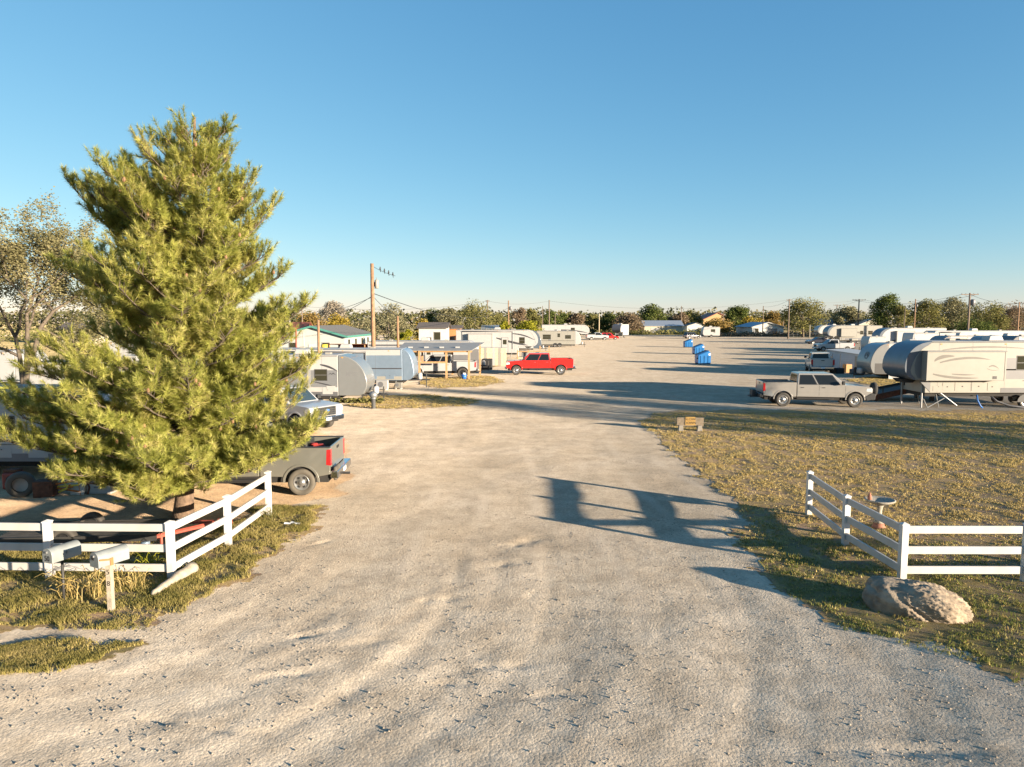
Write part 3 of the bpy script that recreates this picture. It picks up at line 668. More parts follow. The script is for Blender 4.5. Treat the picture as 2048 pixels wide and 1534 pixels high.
# far woodland that reads as one mass
def woodland():
    rg = np.random.RandomState(9); n = 34000; x = rg.uniform(-360, 360, n); y = rg.uniform(330, 400, n)
    hh = 8.6+2.6*perlin(x*.03, y*.03)+2.0*perlin(x*.12, y*.12)+1.0*perlin(x*.4, y*.1); z = hh*rg.uniform(0, 1, n)**.6
    p = np.stack([x, y, z], 1); u, v, _ = rot_from_z(rg.normal(size=(n, 3))); s = rg.uniform(.8, 1.8, (n, 1))
    V = np.stack([p-u*s*.5, p+v*s*.4, p+u*s*.5, p-v*s*.4], 1).reshape(-1, 3)
    tag(mesh_np('far_woodland', V, np.arange(n*4).reshape(-1, 4), leaf_mat('woodland_leaves', (.06, .07, .03), (.12, .115, .055), (.20, .16, .08), .2, .05)), 'far olive brown woodland along the horizon', 'woodland', kind='stuff')
    for nm, x0, x1, y0, y1, h0, n, kd, lb in (('brush', X_at(1440, 215), X_at(1640, 215), 214, 221, 1.3, 2600, 'brown', 'dry brown brush in front of the white gable house'), ('brush', X_at(1190, 245), X_at(1420, 245), 243, 249, 1.5, 2600, 'olive', 'weedy brush in front of the tan garage'), ('brush', -130, -70, 160, 200, 3.0, 5000, 'olive', 'low olive brush far left behind the pine')):
        x = rg.uniform(x0, x1, n); y = rg.uniform(y0, y1, n); z = h0*rg.uniform(0, 1, n)**1.3*(.5+.8*np.clip(.5+perlin(x*.3, y*.3), 0, 1)); p = np.stack([x, y, z], 1)
        u, v, _ = rot_from_z(rg.normal(size=(n, 3))); s = rg.uniform(.3, .7, (n, 1)); V = np.stack([p-u*s*.5, p+v*s*.4, p+u*s*.5, p-v*s*.4], 1).reshape(-1, 3)
        tag(mesh_np(nm, V, np.arange(n*4).reshape(-1, 4), LM[kd]), lb, 'brush', kind='stuff')
woodland()
# ------------------------------------------------------------------ white rail fences
def rail_fence(name, label, posts, hts=(.23, .62, 1.02)):
    p0 = posts[0]; root = thing(name, label, 'fence', (p0.x, p0.y, gz1(p0.x, p0.y)))
    zs = [gz1(p.x, p.y) for p in posts]; z00 = zs[0]
    for p, z in zip(posts, zs):
        o = MB().box(-.064, .064, -.064, .064, -.12, 1.115).build('post', M['vinyl'], root, .006)
        o.location = (p.x-p0.x, p.y-p0.y, z-z00)
        c = MB(); c.box(-.072, .072, -.072, .072, 1.115, 1.135).add([(-.072, -.072, 1.135), (.072, -.072, 1.135), (.072, .072, 1.135), (-.072, .072, 1.135), (0, 0, 1.17)], [(0, 1, 4), (1, 2, 4), (2, 3, 4), (3, 0, 4)]).build('cap', M['vinyl'], o)
    for i in range(len(posts)-1):
        a, b = posts[i], posts[i+1]; dv = (b-a); ln = math.hypot(dv.x, dv.y)-.128; an = math.atan2(dv.y, dv.x); cx, cy = (a.x+b.x)/2-p0.x, (a.y+b.y)/2-p0.y
        sl = math.atan2(zs[i+1]-zs[i], ln)
        for h in hts:
            o = MB().box(-ln/2, ln/2, -.022, .022, -.074, .074).build('rail', M['vinyl'], root, .005)
            o.location = (cx, cy, h+(zs[i]+zs[i+1])/2-z00); o.rotation_euler = (0, -sl, an)
    return root
Lc = P(344, 1160); L1 = P(101, 1156)
rail_fence('rail_fence', 'white three rail vinyl fence on the left with mailboxes in front', [L1+(L1-Lc), L1, Lc, P(457, 1092), P(538, 1031)])
Rc = P(1803, 1162); R1 = P(2050, 1163)
rail_fence('rail_fence', 'white three rail vinyl fence on the right beside the boulder', [P(1617, 1030), P(1690, 1090), Rc, R1, R1+(R1-Rc)])

# ------------------------------------------------------------------ mailboxes
def mailbox(label, base, post_wood, zc, rz, yaw_post=0):
    root = thing('mailbox', label, 'mailbox', (base.x, base.y, gz1(base.x, base.y)), 0, 'mailboxes by the left fence')
    if post_wood: MB().box(-.045, .045, -.045, .045, -.15, zc-.005).build('post', M['wood_grey'], root, .005)
    else: MB().tube([(0, 0, -.15), (.01, .0, zc-.004)], .024, 10).build('post', M['steel_dark'], root, smooth=True)
    # box: arched profile, its long axis local x (door at -x)
    w, h, L = .115, .14, .27
    prof = [(-w, 0), (w, 0), (w, h)]+[(w*math.cos(a), h+w*math.sin(a)) for a in [math.pi*k/10 for k in range(1, 10)]]+[(-w, h)]
    b = MB().prism_x(prof, -L, L).build('box', M['mail'], root, .006); b.location = (.03, 0, zc); b.rotation_euler = (0, 0, rz)
    dr = MB().prism_x([(y*1.06, z*1.03-.003) for y, z in prof], -L-.016, -L-.001).build('door', M['mail'], b, .004)
    MB().cbox((-L-.025, 0, .19), (.02, .03, .035)).build('latch', M['metal'], b)
    return root, b, L, w
mb1, b1, L, w = mailbox('mailbox numbered 50 on a thin dark pipe post by the white fence', P(128, 1203), False, .80, R(68))
text_part('number_plate', '50', .13, M['ink'], b1, (-L-.018, 0, .075), (R(90), 0, R(-90)))
MB().cbox((.0, -w-.012, .13), (.03, .012, .05)).build('flag', M['metal'], b1)
mb2, b2, L, w = mailbox('mailbox with raised orange flag on a square timber post', P(223, 1222), True, .86, R(62))
f2 = MB(); f2.cbox((-.17, -w-.012, .115), (.20, .01, .03), ry=R(12)).cbox((-.06, -w-.012, .055), (.055, .012, .13)); f2.build('flag', M['flag'], b2)
MB().cbox((-L-.022, .03, .15), (.006, .07, .05), rx=R(20)).build('door_mark', M['black'], b2)
text_part('post_number', '5', .12, M['ink'], mb2, (0, -.0475, .70), (R(90), 0, 0)); text_part('post_number', '8', .12, M['ink'], mb2, (0, -.0475, .50), (R(90), 0, 0))

# weeds and seed stalks by the mailboxes
def stalks(label, u, v, n, h, seed, m, spread=.35):
    rg = np.random.RandomState(seed); c = P(u, v); t = MB(); root = thing('weed_clump', label, 'weed', (c.x, c.y, gz1(c.x, c.y)), 0, 'weeds on the left verge')
    for i in range(n):
        a = rg.uniform(0, 6.28); r = spread*rg.uniform()**.6; p = np.array([math.cos(a)*r, math.sin(a)*r*.6, 0]); b = rg.uniform(0, 6.28); hh = h*rg.uniform(.5, 1.1); l = hh*rg.uniform(.2, .8)
        q = p+np.array([math.cos(b)*l*.4, math.sin(b)*l*.4, hh*.75]); e = p+np.array([math.cos(b)*l, math.sin(b)*l, hh]); f = e+np.array([math.cos(b)*l*.35, math.sin(b)*l*.35, -hh*.12])
        t.tube([tuple(p), tuple(q), tuple(e), tuple(f)], [.006, .005, .007, .004], 3, cap=False)
    t.build('stalks', m, root)
stalks('arching dry seed stalks between the two mailbox posts', 165, 1198, 46, .48, 1, G_straw)
stalks('dry seed stalks right of the thin pipe post', 145, 1190, 30, .40, 2, G_straw, .3)
stalks('yellow leafy weed by the lower fence rail', 298, 1145, 34, .45, 3, LM['lime'], .2)
stalks('straw weeds behind the timber mailbox post', 258, 1178, 34, .34, 4, G_straw)
stalks('green weeds at the foot of the end fence post', 540, 1040, 40, .28, 5, LM['olive'], .4)

# ------------------------------------------------------------------ log, boulder, bird bath, sign, rubbish
a, b = P(303, 1197), P(388, 1146); c = (a+b)/2; t = MB(); rg = np.random.RandomState(3); n = 14; pts = []; rr = []
for i in range(n):
    s = i/(n-1); p = a.lerp(b, s)-c; pts.append((p.x+rg.normal(0, .01), p.y+rg.normal(0, .01), .06+.02*math.sin(3*s)+.05*s)); rr.append(.045+.075*s**.7+rg.normal(0, .006))
rr[0] = .02; lg = thing('log', 'weathered pale log lying against the left corner fence post', 'log', (c.x, c.y, gz1(c.x, c.y)-.01)); t.tube(pts, rr, 10); t.build('trunk_piece', M['wood_grey'], lg, smooth=True)

def boulder():
    c = P(1848, 1236); ob = bmesh.new(); bmesh.ops.create_icosphere(ob, subdivisions=6, radius=1)
    for v in ob.verts:
        p = v.co.copy(); x, y, z = p
        n1 = float(perlin(x*1.6+z, y*1.6-z*.7)); n2 = float(perlin(x*4+z*3, y*4+2)); n3 = float(perlin(x*10+y*3, z*10+y*5)); n4 = float(perlin(x*22+y*9, z*22+4))
        q = abs(x)**2.6*(1 if x > 0 else -1)
        # a squarish slab, with a flat left face and a broken right end
        k = 1/(max(abs(x)**3+abs(y)**3+abs(z)**3, 1e-6))**(1/3)
        p = p*(.55+.45*k)
        p *= 1+.13*n1+.06*n2-.10*abs(n2)*(1 if x > -.1 else .4)+.085*abs(n3)*(1 if x > -.15 else .35)+.045*n4*(1 if x > -.15 else .3)
        v.co = Vector((p.x*.80, p.y*.52, p.z*.35+.16-.02*p.x))
    me = bpy.data.meshes.new('boulder'); ob.to_mesh(me); ob.free()
    me.polygons.foreach_set('use_smooth', [True]*len(me.polygons))
    o = link_mesh('boulder', me, M['rock']); o.location = (c.x, c.y+.35, gz1(c.x, c.y)-.03); o.rotation_euler = (0, R(2), R(-27))
    tag(o, 'large pale sandstone boulder at the foot of the right fence', 'boulder')
boulder()
bb = P(1757, 1056); root = thing('bird_bath', 'stone bird bath with terracotta base on the lawn behind right fence', 'bird bath', (bb.x, bb.y, gz1(bb.x, bb.y)))
MB().lathe([(0, 0), (.15, 0), (.16, .03), (.13, .06), (.12, .14), (0, .14)], 20).build('base', M['terracotta'], root, smooth=True)
MB().lathe([(0, .13), (.13, .14), (.10, .19), (.065, .26), (.06, .42), (.075, .52), (.11, .58), (0, .58)], 20).build('pedestal', M['stonecast'], root, smooth=True)
MB().lathe([(0, .57), (.12, .575), (.24, .62), (.33, .67), (.35, .70), (.325, .71), (.25, .665), (.0, .64)], 26).build('bowl', M['stonecast'], root, smooth=True)
MB().lathe([(0, .64), (.045, .65), (.055, .71), (.035, .76), (.025, .79), (0, .84)], 10, c=(-.22, .05, .03)).build('bird_figure', M['terracotta'], root, smooth=True)

sg = P(1380, 862); root = thing('low_sign', 'low timber sign with amber SLOW DOWN panel at the lawn edge', 'sign', (sg.x, sg.y, gz1(sg.x, sg.y)), R(-4))
MB().box(-.78, .78, -.03, .03, .28, .80).build('board', M['board_dull'], root, .008)
for s in (-1, 1): MB().prism([(s*.55-.15, 0), (s*.55+.15, 0), (s*.55+.11, .34), (s*.55-.11, .34)], -.16, .14).build('leg', M['leg_dull'], root, .01)
MB().box(-.30, .30, -.050, -.032, .34, .84).build('panel', M['sign_yellow'], root, .004)
text_part('lettering', 'SLOW', .20, M['ink'], root, (0, -.054, .70), (R(90), 0, 0), .002, 1.15); text_part('lettering', 'DOWN', .20, M['ink'], root, (0, -.054, .48), (R(90), 0, 0), .002, 1.0)
root.scale = (.76, .8, .76)
for q in ((-.28, .36), (.28, .36), (-.28, .82), (.28, .82)): MB().cbox((q[0], -.054, q[1]), (.02, .006, .02)).build('screw', M['steel_dark'], root)
cb = P(575, 1050); o = MB(); 
for i, (x, y, rz) in enumerate(((0, 0, .2), (.14, .03, -.3), (.26, -.02, .5))): o.cbox((x, y, .03), (.16, .09, .03), rz, .15)
tag(o.build('crumpled_bag', M['sticker'], None, .01, loc=(cb.x, cb.y, gz1(cb.x, cb.y)+.01)), 'crumpled white plastic bag on the left verge', 'litter')

# ------------------------------------------------------------------ pickups
def panel(A, B, C_, D, s0, s1, t0, t1, off, s0t=None, s1t=None):
    """piece of a plane quad A(bottom,rear) B(bottom,front) C(top,front) D(top,rear), lifted off it"""
    A, B, C_, D = map(Vector, (A, B, C_, D))
    def pt(s, t): return (A.lerp(B, s)).lerp(D.lerp(C_, s), t)
    n = (B-A).cross(D-A).normalized()*off
    s0t = s0 if s0t is None else s0t; s1t = s1 if s1t is None else s1t
    q = [pt(s0, t0), pt(s1, t0), pt(s1t, t1), pt(s0t, t1)]
    m = MB(); m.add([p for p in q]+[p+n for p in q], [(4, 5, 6, 7), (0, 1, 5, 4), (1, 2, 6, 5), (2, 3, 7, 6), (3, 0, 4, 7)]); return m
_wheel = {}
def wheel(parent, x, y, r, rimm, tyrem, side, wd=.25, spokes=6, dark=False):
    o = MB(); rr = r*.60
    o.lathe([(0, -.02), (rr*.25, -.03), (rr*.30, -.01), (rr*.80, .03), (rr*.93, -.012), (rr, -.005), (rr, .10)], 24, 'Y')
    root = o.build('wheel', rimm, parent, smooth=True); root.location = (x, side*y, r); root.rotation_euler = (0, 0, 0 if side < 0 else math.pi)
    t = MB().lathe([(rr*.98, .0), (r*.74, -.03), (r*.92, -.03), (r*.985, -.005), (r, .04), (r, wd-.06), (r*.98, wd-.02), (r*.85, wd), (rr, wd)], 28, 'Y').build('tyre', tyrem, root, smooth=True)
    for k in range(spokes):
        h = MB(); a = 2*math.pi*k/spokes; h.lathe([(0, -.0), (.042*r/.4, 0), (.042*r/.4, -.004), (0, -.006)], 8, 'Y', (rr*.58*math.cos(a), .012, rr*.58*math.sin(a)))
        h.build('rim_opening', M['black'], root)
    return root
def pickup(name, label, paint, pos, yaw, wb=3.65, bed=1.8, cab='crew', r=.395, lift=0., rear_over=1.2, rimm='rim', tyrem='tyre', detail=1, glass='glass', grille='black', bumper='chrome', front_glass='glass_blue', width=2.0, group='pickup trucks'):
    root = thing(name, label, 'pickup truck', (pos[0], pos[1], gz1(pos[0], pos[1])), yaw, group); pm = M[paint]
    xf, xr = wb/2, -wb/2; rear = xr-rear_over; xb = rear+bed; xc = xb+.03; xe = xf+.92; hw = width/2
    zb = .56+lift; belt = 1.24+lift; hood = 1.20+lift; roof = 1.90+lift; railz = 1.38+lift; ra = r+.085; cowl = xf-.42
    def arch(cx, x_from, x_to, rise=1.0):
        pts = []
        for k in range(13):
            a = math.pi*(1-k/12); x = cx+ra*math.cos(a); z = max(zb-.02, r+lift*.6+ra*math.sin(a)*rise)
            pts.append((x, z))
        return pts
    front = [(xc, zb)]+[p for p in arch(xf, 0, 0)]+[(xe-.06, zb-.03), (xe, zb+.10), (xe, hood-.20), (xe-.05, hood-.08), (xe-.20, hood-.035), (cowl, hood+.05), (cowl-.25, belt), (xc, belt)]
    MB().prism(front, -hw, hw).build('cab_body', pm, root, .045, 3)
    # greenhouse
    wt = hw-.235; wbm = hw-.05; xs = cowl-.02; xt = cowl-.80; rt = xc+.10; rb = xc+.015
    g = MB(); b0 = [(rb, -wbm, belt-.02), (xs, -wbm, belt-.02), (xs, wbm, belt-.02), (rb, wbm, belt-.02)]; t0 = [(rt, -wt, roof), (xt, -wt, roof), (xt, wt, roof), (rt, wt, roof)]
    g.add(b0+t0, [(3, 2, 1, 0), (4, 5, 6, 7), (0, 1, 5, 4), (1, 2, 6, 5), (2, 3, 7, 6), (3, 0, 4, 7)]); g.build('cab_roof', pm, root, .05, 3)
    wl = {'crew': ((.05, .40, .06, .38), (.45, .86, .44, .93)), 'ext': ((.05, .30, .07, .27), (.35, .84, .33, .92)), 'reg': ((.08, .82, .10, .90),)}[cab]
    for s in (-1, 1):
        A, B, C_, D = (b0[0], b0[1], t0[1], t0[0]) if s < 0 else (b0[3], b0[2], t0[2], t0[3])
        for (p, q, pt_, qt) in wl:
            panel(A, B, C_, D, p-.015, q+.02, .045, .875, -.003 if s > 0 else .003, pt_-.015, qt+.015).build('window_trim', M['black'], root)
            panel(A, B, C_, D, p, q, .08, .84, -.006 if s > 0 else .006, pt_, qt).build('window', M[glass], root)
        # door seams
        for x in [xc+.04, cowl-.12]+({'crew': [xc+(cowl-xc)*.44], 'ext': [xc+(cowl-xc)*.33], 'reg': []}[cab]):
            MB().box(x-.006, x+.006, s*hw, s*(hw+.002), zb+.06, belt-.03).build('door_seam', M['black'], root)
        MB().box(xc+.04, cowl-.12, s*hw, s*(hw+.012), zb+.27, zb+.31).build('side_moulding', pm, root)
        for x in ([xc+.22, xc+(cowl-xc)*.44+.16] if cab == 'crew' else [xc+.28]):
            MB().box(x, x+.17, s*(hw+.0), s*(hw+.028), belt-.17, belt-.13).build('door_handle', M['black'] if detail < 2 else M['chrome'], root, .008)
        mi = MB().box(cowl-.36, cowl-.22, s*(hw+.02), s*(hw+.24), belt+.04, belt+.24).build('mirror', M['black'], root, .02)
        MB().box(xf-1.2-.0, xc+.0, s*(hw-.08), s*(hw+.03), zb-.13, zb-.07).build('running_board', M['chrome'] if detail > 1 else M['black'], root, .01)
        # bed side
        bs = [(rear+.02, zb+.05)]+arch(xr, 0, 0)+[(xb, zb), (xb, railz), (rear+.0, railz)]
        MB().prism(bs, s*hw, s*(hw-.09)).build('bed_side', pm, root, .02, 2)
        MB().box(rear+.02, xb-.02, s*(hw-.10), s*(hw+.004), railz-.002, railz+.022).build('bed_rail_cap', M['black'], root)
        MB().prism([(rear-.004, railz-.52), (rear+.13, railz-.50), (rear+.11, railz-.06), (rear-.004, railz-.05)], s*(hw-.16), s*(hw+.006)).build('tail_light', M['tail'], root, .012)
        MB().prism([(xe-.34, hood-.30), (xe+.008, hood-.36), (xe+.008, hood-.13), (xe-.30, hood-.13)], s*(hw-.42), s*(hw+.006)).build('headlight', M['lamp'], root, .015)
        for cx_ in (xf, xr):
            ai, ao = ra-.012, ra+.055; lip = [(cx_+ai*math.cos(math.pi*k/14), r+lift*.6+ai*math.sin(math.pi*k/14)) for k in range(15)]+[(cx_+ao*math.cos(math.pi*k/14), r+lift*.6+ao*math.sin(math.pi*k/14)) for k in range(14, -1, -1)]
            MB().prism(lip, s*(hw-.01), s*(hw+.022)).build('wheel_arch', pm, root, .008)
        wheel(root, xf, hw+.01, r, M[rimm], M[tyrem], s); wheel(root, xr, hw+.01, r, M[rimm], M[tyrem], s)
    panel(b0[1], b0[2], t0[2], t0[1], .06, .94, .08, .90, .006).build('windshield', M[front_glass], root)
    panel(b0[3], b0[0], t0[0], t0[3], .10, .90, .14, .84, .006).build('rear_window', M[glass], root)
    MB().box(xb-.06, xb-.002, -hw+.09, hw-.09, zb+.2, railz).build('bed_front', pm, root)
    MB().box(rear+.05, xb-.06, -hw+.09, hw-.09, zb+.2, zb+.28).build('bed_floor', M['black'], root)
    tg = MB().box(rear, rear+.06, -hw+.165, hw-.165, zb+.16, railz+.01).build('tailgate', pm, root, .015)
    MB().box(rear-.012, rear-.002, -.14, .14, railz-.16, railz-.09).build('tailgate_handle', M['black'], tg)
    rbm = MB().box(rear-.20, rear+.02, -hw+.04, hw-.04, zb-.08, zb+.14).build('rear_bumper', M[bumper], root, .03)
    MB().box(rear-.207, rear-.201, -.16, .16, zb-.03, zb+.09).build('licence_plate', M['plate'], rbm)
    fb = MB().prism([(xe-.10, zb-.12), (xe+.10, zb-.10), (xe+.13, zb+.10), (xe+.02, zb+.13), (xe-.10, zb+.10)], -hw+.01, hw-.01).build('front_bumper', M[bumper], root, .03)
    MB().box(xe+.131, xe+.137, -.17, .17, zb-.06, zb+.06).build('licence_plate', M['plate'], fb)
    gr = MB().box(xe+.001, xe+.03, -hw+.44, hw-.44, zb+.14, hood-.10).build('grille', M[grille], root, .01)
    for k in range(4):
        z = zb+.19+k*(hood-zb-.30)/3.6; MB().box(xe+.031, xe+.045, -hw+.46, hw-.46, z-.018, z+.018).build('grille_bar', M['chrome'] if detail > 1 else M['steel_dark'], gr)
    MB().box(rear+.10, xe-.15, -hw+.12, hw-.12, .36+lift*.8, zb+.25).build('underbody', M['under'], root)
    MB().tube([(rear-.35, 0, zb-.12), (rear+.2, 0, zb-.12)], .035, 6).build('hitch', M['black'], root)
    return root, dict(rear=rear, xb=xb, railz=railz, hw=hw, zb=zb, xe=xe, hood=hood, xr=xr, xf=xf, belt=belt)
def by_wheels(rear_uv, front_uv, hw=1.0):
    a, b = P(*rear_uv), P(*front_uv); d = b-a; yaw = math.atan2(d.y, d.x); n = Vector((-d.y, d.x, 0)).normalized()
    if n.y < 0: n = -n
    m = (a+b)/2+n*hw; return (m.x, m.y), yaw
# pewter pickup behind the left fence
ra_, fr_ = P(603, 991), P(603, 991); pos = P(601, 991); yaw = math.pi+R(2.0)
d_ = Vector((math.cos(yaw), math.sin(yaw), 0)); wb = 3.75; ctr = pos+d_*(wb/2)+Vector((0, 1.0, 0))
tr, q = pickup('pickup_truck', 'dusty pewter pickup parked behind the left fence under the pine', 'p_grey', (ctr.x, ctr.y), yaw, wb=wb, bed=2.0, cab='ext', r=.385, tyrem='tyre_dusty', rear_over=.84)
bump = MB(); bump.box(q['rear']-.16, q['rear']-.05, .35, .95, q['zb']-.14, q['zb']+.26); bump.build('bent_bumper_end', M['tyre_dusty'], tr, .05)
def bed_item(nm, lb, lx, ly, mk):
    m = tr.matrix_basis; p = Vector((ctr.x, ctr.y, gz1(ctr.x, ctr.y)))+Matrix.Rotation(yaw, 3, 'Z') @ Vector((lx, ly, q['zb']+.285)); r = thing(nm, lb, 'cargo', p, yaw, 'things in the pewter truck bed'); mk(r)
bed_item('red_jacket', 'red cloth bundle in the bed of the pewter pickup', q['rear']+.55, .1, lambda r: (MB().cbox((0, 0, .25), (.42, .35, .50), .3).build('bundle', M['cloth'], r, .12, 3), MB().cbox((.1, .12, .50), (.2, .22, .10), .8).build('fold', M['cloth'], r, .05)))
bed_item('toolbox', 'dark toolbox in the pewter pickup bed beside the red bundle', q['rear']+1.0, -.1, lambda r: (MB().box(-.18, .18, -.5, .5, 0, .60).build('case', M['black'], r, .03), MB().tube([(0, -.2, .60), (0, -.2, .68), (0, .2, .68), (0, .2, .60)], .02, 6).build('handle', M['steel_dark'], r)))
bed_item('spare_wheel', 'spare wheel lying in the pewter pickup bed', q['rear']+1.45, .2, lambda r: (MB().lathe([(.2, .42), (.34, .40), (.38, .5), (.34, .62), (.2, .60)], 20).build('tyre', M['tyre'], r, smooth=True), MB().lathe([(0, .0), (.21, 0), (.21, .62), (0, .55)], 16).build('rim', M['rim_dark'], r)))
# white pickup facing right, nose towards the camera
nose = P(655, 863); yaw = R(-30); c = nose-Vector((math.cos(yaw), math.sin(yaw), 0))*(1.83+.95)
tr, q = pickup('pickup_truck', 'white pickup with chrome grille parked nose out beside the pine', 'p_white', (c.x, c.y), yaw, wb=3.68, bed=1.75, cab='crew', r=.40, detail=2, grille='steel_dark', lift=.03)
ob = MB(); ob.lathe([(0, .0), (.13, 0), (.13, .012), (0, .016)], 20, 'X'); o = ob.build('grille_emblem', M['blue_pl'], tr); o.location = (q['xe']+.046, 0, .98); o.scale = (1, 1, .45)
# red pickup
pos, yaw = by_wheels((1124, 750), (1030, 750)); tr, q = pickup('pickup_truck', 'bright red crew cab pickup parked in the open lot', 'p_red', pos, math.pi, wb=4.05, bed=2.05, r=.43, lift=.08, detail=2, rear_over=1.15)
# white pickup under the timber carport
pos, yaw = by_wheels((917, 757), (835, 756)); tr, q = pickup('pickup_truck', 'white crew cab pickup parked under the timber carport', 'p_white', pos, math.pi, wb=3.95, bed=2.05, r=.45, lift=.07, rimm='rim_dark', rear_over=1.15)
# silver pickup on the right
pos, yaw = by_wheels((1566, 813), (1709, 815)); SIL = pos
tr, q = pickup('pickup_truck', 'dented silver crew cab pickup by the lawn on the right', 'p_silver', pos, yaw, wb=3.98, bed=1.85, r=.415, lift=.04, bumper='black', rear_over=1.12)
s = -1
MB().lathe([(.16, -.12), (.30, -.13), (.385, -.10), (.40, 0), (.385, .10), (.30, .13), (.16, .12)], 24, 'X', (q['xe']+.30, -.35, 1.02)).build('front_spare_tyre', M['tyre'], tr, smooth=True)
MB().box(q['xe']+.05, q['xe']+.30, -.42, -.28, .62, 1.1).build('spare_carrier', M['black'], tr)
MB().prism([(q['xe']-.30, .42), (q['xe']+.16, .46), (q['xe']+.20, .80), (q['xe']-.05, .84), (q['xe']-.40, .62)], -1.03, 1.03).build('bull_bumper', M['black'], tr, .03)
MB().box(q['rear']-.60, q['rear']-.02, -.30, .30, .48, .56).build('hitch_carrier', M['black'], tr)
MB().box(q['rear']-.48, q['rear']-.28, -.38, .38, .50, .92).build('carrier_rack', M['black'], tr, .02)
dn = MB(); dn.cbox((q['rear']+.28, -1.004, .80), (.36, .012, .30), ry=.3).cbox((q['rear']+.48, -1.006, .70), (.16, .012, .20), ry=-.5); dn.build('crumpled_panel', M['metal'], tr, .004)
# champagne pickup seen from behind
c = P(1645, 749); yaw = R(90-17); c2 = c+Vector((math.cos(yaw), math.sin(yaw), 0))*3.0
pickup('pickup_truck', 'champagne pickup seen from behind past the silver pickup', 'p_tan', (c2.x, c2.y), yaw, wb=3.65, bed=1.8, r=.40, lift=.03, rear_over=1.12)
# small white pickup far right
pos, yaw = by_wheels((1703, 702), (1650, 704)); pickup('pickup_truck', 'white regular cab pickup parked before the far cream campers', 'p_white', pos, math.pi+R(-3), wb=3.75, bed=2.3, cab='reg', r=.38, rear_over=1.1)
# far pickup mid distance
c = P(1195, 680); pickup('pickup_truck', 'small white pickup far off beside the far fifth wheel', 'p_white', (c.x, c.y), R(4), wb=3.4, bed=2.0, cab='reg', r=.37)
def sedan(label, paint, pos, yaw, suv=False, group='cars in the lot'):
    root = thing('car', label, 'car', (pos[0], pos[1], gz1(pos[0], pos[1])), yaw, group); pm = M[paint]; hw = .9; r = .33; ra = .39; zb = .28
    def arch(cx): return [(cx+ra*math.cos(math.pi*(1-k/10)), max(zb, r+ra*math.sin(math.pi*(1-k/10)))) for k in range(11)]
    prof = [(-2.35, zb+.05)]+arch(-1.35)+arch(1.38)+[(2.25, zb), (2.36, .45), (2.33, .68), (2.1, .78), (1.0, .93), (-1.55, .98), (-2.30, .95), (-2.38, .6)]
    MB().prism(prof, -hw, hw).build('body', pm, root, .05, 3)
    top = 1.72 if suv else 1.43; b0 = [(-1.75 if not suv else -2.2, -hw+.05, .93), (1.05, -hw+.05, .90), (1.05, hw-.05, .90), (-1.75 if not suv else -2.2, hw-.05, .93)]; t0 = [(-.95 if not suv else -1.95, -.62, top), (.25, -.62, top), (.25, .62, top), (-.95 if not suv else -1.95, .62, top)]
    MB().add(b0+t0, [(3, 2, 1, 0), (4, 5, 6, 7), (0, 1, 5, 4), (1, 2, 6, 5), (2, 3, 7, 6), (3, 0, 4, 7)]).build('cabin', pm, root, .05, 3)
    for s in (-1, 1):
        A, B, C_, D = (b0[0], b0[1], t0[1], t0[0]) if s < 0 else (b0[3], b0[2], t0[2], t0[3])
        for p, e in ((.10, .46), (.51, .90)): panel(A, B, C_, D, p, e, .1, .86, -.006 if s > 0 else .006).build('window', M['glass'], root)
        for x in (-1.35, 1.38): wheel(root, x, hw+.0, r, M['rim'], M['tyre'], s, .2)
        MB().box(2.22, 2.345, s*.5, s*.86, .58, .70).build('headlight', M['lamp'], root, .02); MB().box(-2.39, -2.25, s*.5, s*.86, .70, .85).build('tail_light', M['tail'], root, .02)
    panel(b0[1], b0[2], t0[2], t0[1], .06, .94, .08, .90, .006).build('windshield', M['glass_blue'], root); panel(b0[3], b0[0], t0[0], t0[3], .1, .9, .1, .9, .006).build('rear_window', M['glass'], root)
    return root
c = P(1635, 688); sedan('dark blue sedan beyond the white regular cab pickup', 'p_dark', (c.x, c.y), math.pi+R(5))
c = P(1219, 679); sedan('small red car beside the far fifth wheel camper', 'p_red', (c.x, c.y), R(0), True)
c = P(1384, 677); sedan('dark parked car left of the far box camper', 'p_dark', (c.x, c.y), R(20), True)

